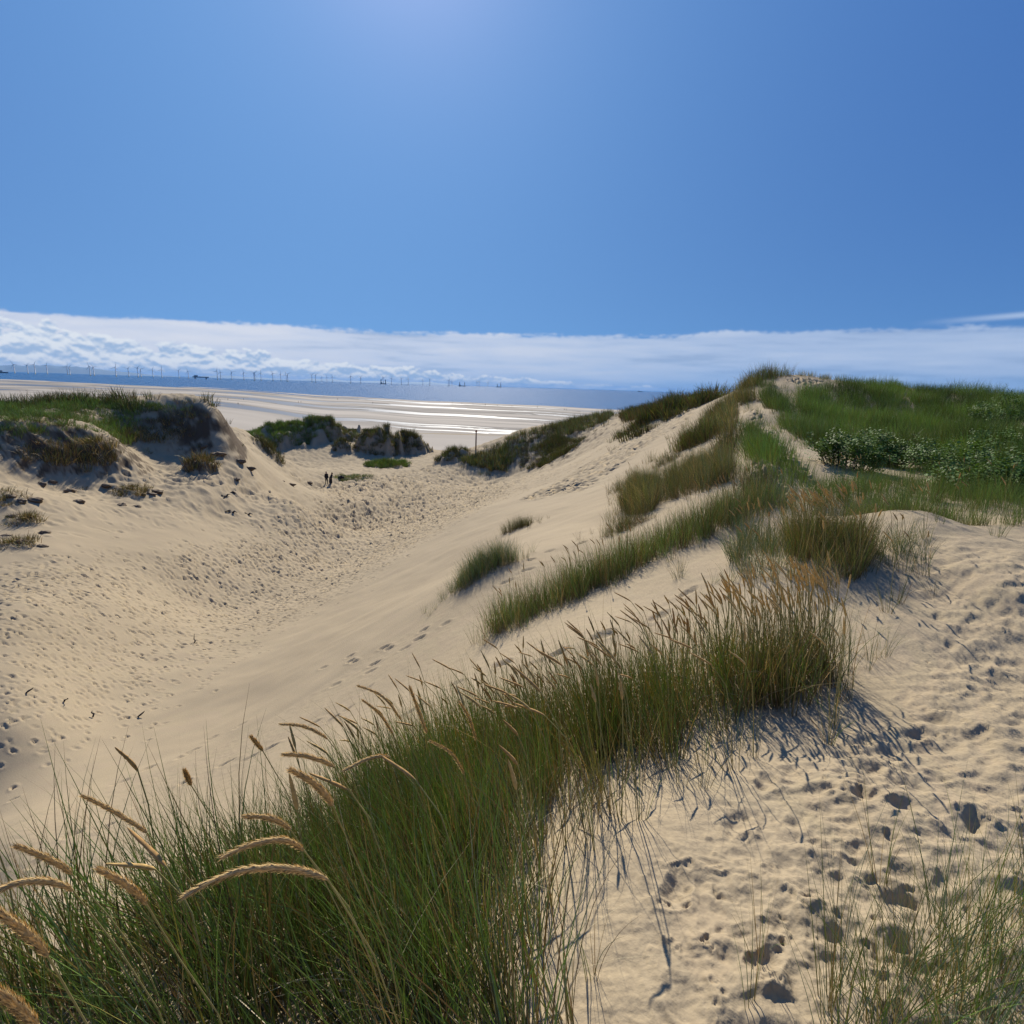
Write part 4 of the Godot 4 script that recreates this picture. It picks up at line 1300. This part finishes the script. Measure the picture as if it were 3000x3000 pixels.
func leaf_sprig() -> ArrayMesh:
	var pos := PackedVector3Array()
	var nor := PackedVector3Array()
	var col := PackedColorArray()
	var idx := PackedInt32Array()
	for k in 9:
		var a := k * 2.4
		var o := Vector3(cos(a), 0, sin(a))
		var p := Vector3(0, 0.025 * k, 0) + o * 0.02
		var d := (o + Vector3.UP * rng.randf_range(-0.2, 0.7)).normalized()
		var side := d.cross(Vector3.UP).normalized()
		var n := side.cross(d).normalized()
		var l := rng.randf_range(0.055, 0.085)
		var b := pos.size()
		for v in [p, p + d * l * 0.45 + side * l * 0.38 + n * 0.006, p + d * l * 0.5, p + d * l * 0.45 - side * l * 0.38 + n * 0.006, p + d * l]:
			pos.append(v)
			nor.append(n)
			col.append(Color(0.085, 0.145, 0.033) * rng.randf_range(0.55, 1.5))
		idx.append_array([b, b + 2, b + 1, b, b + 3, b + 2, b + 1, b + 2, b + 4, b + 2, b + 3, b + 4])
	var m := surface(pos, nor, col, idx)
	m.surface_set_material(0, M.shrub_leaf)
	return m


func shrub(label: String, p: Vector2, wide: float, high: float, sprig: Mesh) -> void:
	var root := thing("leafy_shrub", label, "shrub", Vector3(p.x, ground(p.x, p.y), p.y))
	var st := begin()
	var tips := []
	var bark := Color(0.10, 0.075, 0.05)
	for k in 26:
		var a := rng.randf_range(0.0, TAU)
		var reach := wide * sqrt(rng.randf())
		var foot := Vector2(cos(a), sin(a)) * reach * 0.75
		var y := ground(p.x + foot.x, p.y + foot.y) - root.position.y
		var h := high * rng.randf_range(0.55, 1.15) * (1.0 - 0.35 * reach / wide)
		var b := Vector3(foot.x, y, foot.y)
		var c := b + Vector3(cos(a) * reach * 0.2, h * 0.55, sin(a) * reach * 0.2)
		var e := b + Vector3(cos(a) * reach * 0.45 - 0.1, h, sin(a) * reach * 0.45)
		tube(st, [b, c, e], [0.014, 0.009, 0.003], 5, [bark, bark, bark])
		tips.append([b, c, e])
	part("stems", done(st), M.plain, root).set_meta("kind", "stuff")
	var spots := []
	for k in 400:
		var t: Array = tips[rng.randi() % tips.size()]
		var f := pow(rng.randf(), 0.85)
		var q: Vector3 = t[0].lerp(t[1], f * 2.0) if f < 0.5 else t[1].lerp(t[2], f * 2.0 - 1.0)
		spots.append(q + Vector3(rng.randfn(), rng.randfn() * 0.6, rng.randfn()) * 0.12)
	var mm := MultiMesh.new()
	mm.transform_format = MultiMesh.TRANSFORM_3D
	mm.use_colors = true
	mm.mesh = sprig
	mm.instance_count = spots.size()
	for k in spots.size():
		var b := Basis(Vector3(rng.randfn(), 0, rng.randfn()).normalized(), rng.randf_range(0.0, 0.9)) * Basis(Vector3.UP, rng.randf_range(0.0, TAU))
		mm.set_instance_transform(k, Transform3D(b.scaled(Vector3.ONE * rng.randf_range(0.8, 1.25)), spots[k]))
		var g := rng.randf_range(0.7, 1.25)
		mm.set_instance_color(k, Color(g, g, g))
	var o := MultiMeshInstance3D.new()
	o.name = "leaves"
	o.multimesh = mm
	o.set_meta("kind", "stuff")
	root.add_child(o)


# ------------------------------------------------------------------ small things
func clod_mesh(s: int, c: Color) -> ArrayMesh:
	var n := FastNoiseLite.new()
	n.seed = s
	n.frequency = 0.9
	n.fractal_octaves = 4
	var st := begin()
	var us := 14
	var vs := 9
	var p := []
	for i in vs + 1:
		var row := []
		for k in us:
			var a := TAU * k / us
			var b := PI * i / vs
			var d := Vector3(sin(b) * cos(a), cos(b), sin(b) * sin(a))
			row.append(d * (1.0 + 0.75 * n.get_noise_3dv(d * 1.4) + 0.3 * n.get_noise_3dv(d * 5.0)))
		p.append(row)
	for i in vs:
		for k in us:
			var q := (k + 1) % us
			for e in [[i, k], [i, q], [i + 1, k], [i + 1, k], [i, q], [i + 1, q]]:
				var v: Vector3 = p[e[0]][e[1]]
				st.set_color(c * (0.8 + 0.5 * n.get_noise_3dv(v * 6.0)))
				st.add_vertex(v)
	return done(st)


func small_things() -> void:
	# clods of dark rooty soil that slid from the left dune
	var meshes := []
	for k in 5:
		meshes.append(clod_mesh(80 + k, Color(0.16, 0.115, 0.072)))
		meshes[k].surface_set_material(0, M.plain)
	var k := 0
	var fallen := [V2(-30.17,-35.34),V2(-30.22,-36.23),V2(-27.87,-37.86),V2(-27.15,-37.81),V2(-26.14,-37.68),V2(-24.86,-37.10),V2(-24.74,-37.64),V2(-24.90,-38.46),V2(-25.67,-32.50),V2(-28.83,-35.92),V2(-27.32,-29.90),V2(-26.73,-29.83),V2(-26.51,-30.45),V2(-25.91,-28.37),V2(-25.20,-28.24),V2(-23.30,-27.06),V2(-24.44,-26.23),V2(-22.75,-25.11),V2(-21.91,-25.15),V2(-24.66,-34.61),V2(-23.93,-34.95),V2(-27.42,-47.53),V2(-26.89,-48.20),V2(-25.46,-47.12),V2(-25.58,-48.54),V2(-27.15,-49.34),V2(-22.90,-45.82),V2(-25.46,-61.54),V2(-25.16,-62.65),V2(-27.56,-74.98),V2(-20.94,-60.25),V2(-19.40,-58.36),V2(-21.97,-65.65),V2(-18.57,-59.82),V2(-23.43,-49.45),V2(-24.14,-49.16)]
	fallen.sort_custom(func(a, b): return atan2(a.x, -a.y) < atan2(b.x, -b.y))
	for p in fallen:
		var o := MeshInstance3D.new()
		o.name = numbered("soil_clod")
		o.mesh = meshes[k % 5]
		var s := rng.randf_range(0.14, 0.36)
		o.transform = Transform3D(Basis(Vector3.UP, rng.randf_range(0, TAU)).scaled(Vector3(s * rng.randf_range(1.0, 2.0), s * 0.6, s)), Vector3(p.x, ground(p.x, p.y) - s * 0.12, p.y))
		o.set_meta("label", "dark clod of rooty soil on the sand below the left dune, %s from the left" % ordinal(k + 1))
		o.set_meta("category", "soil clod")
		o.set_meta("group", "soil clods slid from the left dune")
		add_child(o)
		k += 1
	var bits := [V2(-11.68,-19.37),V2(-12.64,-13.47),V2(-11.83,-13.61),V2(-9.99,-13.81),V2(-11.03,-13.44)]
	var stick_labels := ["short black stub of driftwood standing in the trampled floor", "dark bit of driftwood at the left edge of the trampled floor", "dark flat driftwood piece in the trampled floor, nearest the left grass", "brown splinter of driftwood by the last deep prints", "thin dark driftwood splinter between footprints on the left"]
	for i in bits.size():
		var st := begin()
		var c := Color(0.045, 0.035, 0.028)
		var l := [0.15, 0.17, 0.16, 0.17, 0.12][i] as float
		tube(st, [Vector3(-l / 2, 0.0, 0), Vector3(-l * 0.1, 0.06, 0.03), Vector3(l * 0.3, 0.09, -0.02), Vector3(l / 2, 0.13 if i else 0.3, 0)], [0.02, 0.025, 0.018, 0.007], 7, [c, c, c, c])
		var o := part("driftwood", done(st), M.plain, self)
		o.name = numbered("driftwood")
		o.position = Vector3(bits[i].x, ground(bits[i].x, bits[i].y) + 0.02, bits[i].y)
		o.rotation.y = [1.9, 0.3, -0.4, 0.5, 2.2][i]
		o.set_meta("label", stick_labels[i])
		o.set_meta("category", "driftwood")
	var roots := [V2(-21.58,-41.44),V2(-21.58,-43.11),V2(-20.18,-39.52),V2(-19.56,-40.54),V2(-21.52,-48.95)]
	var root_labels := ["dark dead root sticking from the sand slope, left of a pair", "dark dead root with a curled end, right of a pair", "black pointed root in the sand, lower left one", "black hooked root in the sand, lower right one", "pale dead branching root on the slope near the walkers"]
	for i in roots.size():
		var st := begin()
		var c := Color(0.05, 0.038, 0.03)
		for b in 3:
			var a := rng.randf_range(0, TAU)
			var e := Vector3(cos(a) * 0.5, rng.randf_range(0.0, 0.12), sin(a) * 0.4)
			tube(st, [Vector3(0, -0.1, 0), e * 0.5 + Vector3(0, 0.08, 0), e], [0.09, 0.06, 0.02], 6, [c, c, c])
		var o := part("dead_root", done(st), M.plain, self)
		o.name = numbered("dead_root")
		o.position = Vector3(roots[i].x, ground(roots[i].x, roots[i].y), roots[i].y)
		o.set_meta("label", root_labels[i])
		o.set_meta("category", "root")
	# marker post on the beach
	var pole: Vector2 = V2(-6.42,-94.78)
	var t := thing("marker_post", "tall thin brown wooden post standing on the beach behind the gap", "post", Vector3(pole.x, ground(pole.x, pole.y), pole.y))
	var ps := begin()
	var wood := Color(0.20, 0.10, 0.05)
	tube(ps, [Vector3(0, -0.3, 0), Vector3(0.02, 3.3, 0), Vector3(0.02, 3.32, 0)], [0.12, 0.10, 0.01], 8, [wood, wood, wood])
	part("shaft", done(ps), M.plain, t)
	ps = begin()
	add_box(ps, Vector3(-0.14, 3.0, -0.14), Vector3(0.18, 3.25, 0.14), Color(0.3, 0.09, 0.05))
	part("top_band", done(ps), M.plain, t)
	people()


func body(bones: Array, cell: float) -> ArrayMesh:
	# bones: a, b, radius at a, radius at b, colour; joined by a smooth minimum and meshed as surface nets
	var lo := Vector3.INF
	var hi := -Vector3.INF
	for b in bones:
		lo = lo.min(b[0]).min(b[1])
		hi = hi.max(b[0]).max(b[1])
	lo -= Vector3.ONE * 0.28
	hi += Vector3.ONE * 0.28
	var n := Vector3i(((hi - lo) / cell).ceil()) + Vector3i.ONE
	var f := PackedFloat32Array()
	f.resize(n.x * n.y * n.z)
	var tint := func(p: Vector3) -> Color:
		var best := INF
		var c := Color.BLACK
		for b in bones:
			var d := Geometry3D.get_closest_point_to_segment(p, b[0], b[1]).distance_to(p) - maxf(b[2], b[3])
			if d < best:
				best = d
				c = b[4]
		return c
	for z in n.z:
		for y in n.y:
			for x in n.x:
				var p := lo + Vector3(x, y, z) * cell
				var s := 0.0
				for b in bones:
					var ab: Vector3 = b[1] - b[0]
					var t := clampf((p - b[0]).dot(ab) / maxf(ab.length_squared(), 1e-6), 0.0, 1.0)
					var d: float = p.distance_to(b[0] + ab * t) - lerpf(b[2], b[3], t)
					s += exp(-d * 38.0)
				f[(z * n.y + y) * n.x + x] = -log(maxf(s, 1e-12)) / 38.0
	var vert := {}
	var pos := PackedVector3Array()
	var col := PackedColorArray()
	for z in n.z - 1:
		for y in n.y - 1:
			for x in n.x - 1:
				var sum := Vector3.ZERO
				var m := 0
				for e in [[0, 1], [0, 2], [0, 4], [1, 3], [1, 5], [2, 3], [2, 6], [4, 5], [4, 6], [3, 7], [5, 7], [6, 7]]:
					var o0 := Vector3i(e[0] & 1, (e[0] >> 1) & 1, e[0] >> 2)
					var o1 := Vector3i(e[1] & 1, (e[1] >> 1) & 1, e[1] >> 2)
					var a := f[((z + o0.z) * n.y + y + o0.y) * n.x + x + o0.x]
					var b := f[((z + o1.z) * n.y + y + o1.y) * n.x + x + o1.x]
					if (a < 0.0) != (b < 0.0):
						sum += Vector3(o0).lerp(Vector3(o1), a / (a - b))
						m += 1
				if m:
					vert[Vector3i(x, y, z)] = pos.size()
					var p := lo + (Vector3(x, y, z) + sum / m) * cell
					pos.append(p)
					col.append(tint.call(p))
	var idx := PackedInt32Array()
	for q in vert:
		for axis in 3:
			var d := Vector3i.ZERO
			d[axis] = 1
			var u := Vector3i.ZERO
			u[(axis + 1) % 3] = 1
			var v := Vector3i.ZERO
			v[(axis + 2) % 3] = 1
			var a := f[(q.z * n.y + q.y) * n.x + q.x]
			var w: Vector3i = q + d
			if w.x >= n.x or w.y >= n.y or w.z >= n.z:
				continue
			var b := f[(w.z * n.y + w.y) * n.x + w.x]
			if (a < 0.0) == (b < 0.0) or not (vert.has(q - u) and vert.has(q - v) and vert.has(q - u - v)):
				continue
			var c := [vert[q], vert[q - u], vert[q - u - v], vert[q - v]]
			if a < 0.0:
				c.reverse()
			idx.append_array([c[0], c[1], c[2], c[0], c[2], c[3]])
	var st := SurfaceTool.new()
	st.begin(Mesh.PRIMITIVE_TRIANGLES)
	for i in pos.size():
		st.set_color(col[i])
		st.add_vertex(pos[i])
	for i in idx:
		st.add_index(i)
	st.generate_normals()
	return st.commit()


func figure(coat: Color, legs: Color, stride: float, arm: float, bend := 0.0) -> Array:
	var skin := Color(0.42, 0.26, 0.19)
	var hip := Vector3(0, 0.92, 0)
	var neck := Vector3(0, 1.46, -bend)
	var out := [[hip, neck - Vector3(0, 0.10, 0), 0.15, 0.155, coat], [neck - Vector3(0.15, 0.07, 0), neck + Vector3(0.15, -0.07, 0), 0.075, 0.075, coat], [neck - Vector3(0, 0.04, 0), neck + Vector3(0, 0.09, -bend * 0.2), 0.058, 0.055, skin], [neck + Vector3(0, 0.15, -bend * 0.3), neck + Vector3(0, 0.22, -bend * 0.3), 0.088, 0.095, skin], [neck + Vector3(0, 0.165, 0.085 - bend * 0.3), neck + Vector3(0, 0.15, 0.105 - bend * 0.3), 0.016, 0.012, skin]]
	for s in [-1.0, 1.0]:
		var knee := Vector3(0.10 * s, 0.50, 0.05 + stride * s * 0.5)
		var ankle := Vector3(0.10 * s, 0.09, stride * s - 0.03)
		out.append([hip + Vector3(0.085 * s, -0.04, 0), knee, 0.10, 0.066, legs])
		out.append([knee, ankle, 0.064, 0.045, legs])
		out.append([ankle - Vector3(0, 0.04, 0.02), ankle + Vector3(0.01 * s, -0.045, 0.15), 0.042, 0.036, Color(0.03, 0.03, 0.03)])
		var elbow := neck + Vector3(0.235 * s, -0.36, -0.03)
		var hand := elbow + Vector3(0.0, -0.22 + arm * 0.15, 0.10 + arm * 0.14)
		out.append([neck + Vector3(0.19 * s, -0.075, 0), elbow, 0.058, 0.047, coat])
		out.append([elbow, hand, 0.045, 0.034, coat])
		out.append([hand, hand + Vector3(0, -0.07, 0.03), 0.034, 0.022, skin])
	return out


func people() -> void:
	var hair_mesh := func(c: Color, drop: float) -> ArrayMesh:
		return body([[Vector3(0, 1.63, -0.02 - drop), Vector3(0, 1.70, -0.015 - drop), 0.10, 0.098, c], [Vector3(0, 1.60, -0.06 - drop), Vector3(0, 1.52, -0.07 - drop), 0.06, 0.03, c]], 0.03)
	var spots := [V2(-26.04,-77.59),V2(-25.27,-76.99)]
	var dark := Color(0.012, 0.012, 0.016)
	var walker := thing("person", "person in dark clothes standing behind, left one of the two on the blowout floor", "person", Vector3(spots[0].x, ground(spots[0].x, spots[0].y) - 0.02, spots[0].y))
	part("figure", body(figure(dark, Color(0.016, 0.017, 0.02), 0.12, 0.2), 0.035), M.plain, walker)
	part("hair", hair_mesh.call(Color(0.02, 0.014, 0.01), 0.0), M.plain, walker)
	walker.rotation.y = 0.6
	var stoop := thing("person", "person in a long black coat leaning forward, right one of the two on the floor", "person", Vector3(spots[1].x, ground(spots[1].x, spots[1].y) - 0.02, spots[1].y))
	var bones := figure(dark, dark, 0.05, 0.9, 0.16)
	bones.append([Vector3(0, 1.0, 0), Vector3(0, 0.42, 0), 0.19, 0.23, dark])
	part("figure", body(bones, 0.035), M.plain, stoop)
	part("hair", hair_mesh.call(Color(0.015, 0.012, 0.01), 0.20), M.plain, stoop)
	stoop.rotation.y = -1.2
	var b: Vector2 = [V2(-24.99,-80.93)][0]
	var bag := thing("bag", "small black bag lying in the pale grass right of the two people", "bag", Vector3(b.x, ground(b.x, b.y), b.y))
	part("sack", body([[Vector3(-0.3, 0.2, 0), Vector3(0.3, 0.2, 0), 0.2, 0.17, dark], [Vector3(0, 0.2, 0.05), Vector3(0, 0.42, 0), 0.17, 0.09, dark]], 0.05), M.plain, bag)
	var st := begin()
	tube(st, [Vector3(-0.12, 0.40, 0), Vector3(-0.05, 0.56, 0.02), Vector3(0.06, 0.55, 0.02), Vector3(0.12, 0.40, 0)], [0.018, 0.018, 0.018, 0.018], 6, [dark, dark, dark, dark])
	part("strap", done(st), M.plain, bag)
	# far walkers on the wet beach
	var kinds := []
	for c in [[Color(0.05, 0.05, 0.07), Color(0.03, 0.03, 0.05)], [Color(0.16, 0.05, 0.05), Color(0.05, 0.05, 0.06)], [Color(0.08, 0.09, 0.13), Color(0.12, 0.10, 0.08)]]:
		kinds.append(body(figure(c[0], c[1], 0.2, 0.3), 0.06))
		kinds[-1].surface_set_material(0, M.plain)
	var k := 0
	var walkers := [V2(-520.76,-609.38),V2(-516.57,-724.39),V2(-272.24,-541.90),V2(-267.12,-562.58),V2(-219.71,-452.97),V2(-207.10,-545.91),V2(-205.28,-548.00),V2(-263.23,-787.87),V2(-222.16,-807.47),V2(-213.33,-687.22),V2(-149.24,-599.01),V2(-97.18,-734.85),V2(-76.57,-694.92),V2(-63.97,-679.93),V2(-49.33,-668.27),V2(-34.43,-657.76),V2(-20.37,-647.21),V2(-3.72,-639.82),V2(24.23,-632.34),V2(50.15,-586.11),V2(52.41,-587.91)]
	walkers.sort_custom(func(a, b): return atan2(a.x, -a.y) < atan2(b.x, -b.y))
	for p in walkers:
		var az := rad_to_deg(atan2(p.x, -p.y))
		var v: float = p.length() / shore_range(az)
		var y := lerpf(BEACH, SEA, smoothstep(0.12, 1.0, v)) - 0.03
		var t := thing("person", "tiny distant person out on the wet beach, %s from the left" % ordinal(k + 1), "person", Vector3(p.x, maxf(y, SEA - 0.1), p.y), "people far out on the beach")
		part("figure", kinds[k % 3], null, t)
		t.rotation.y = rng.randf_range(0, TAU)
		k += 1
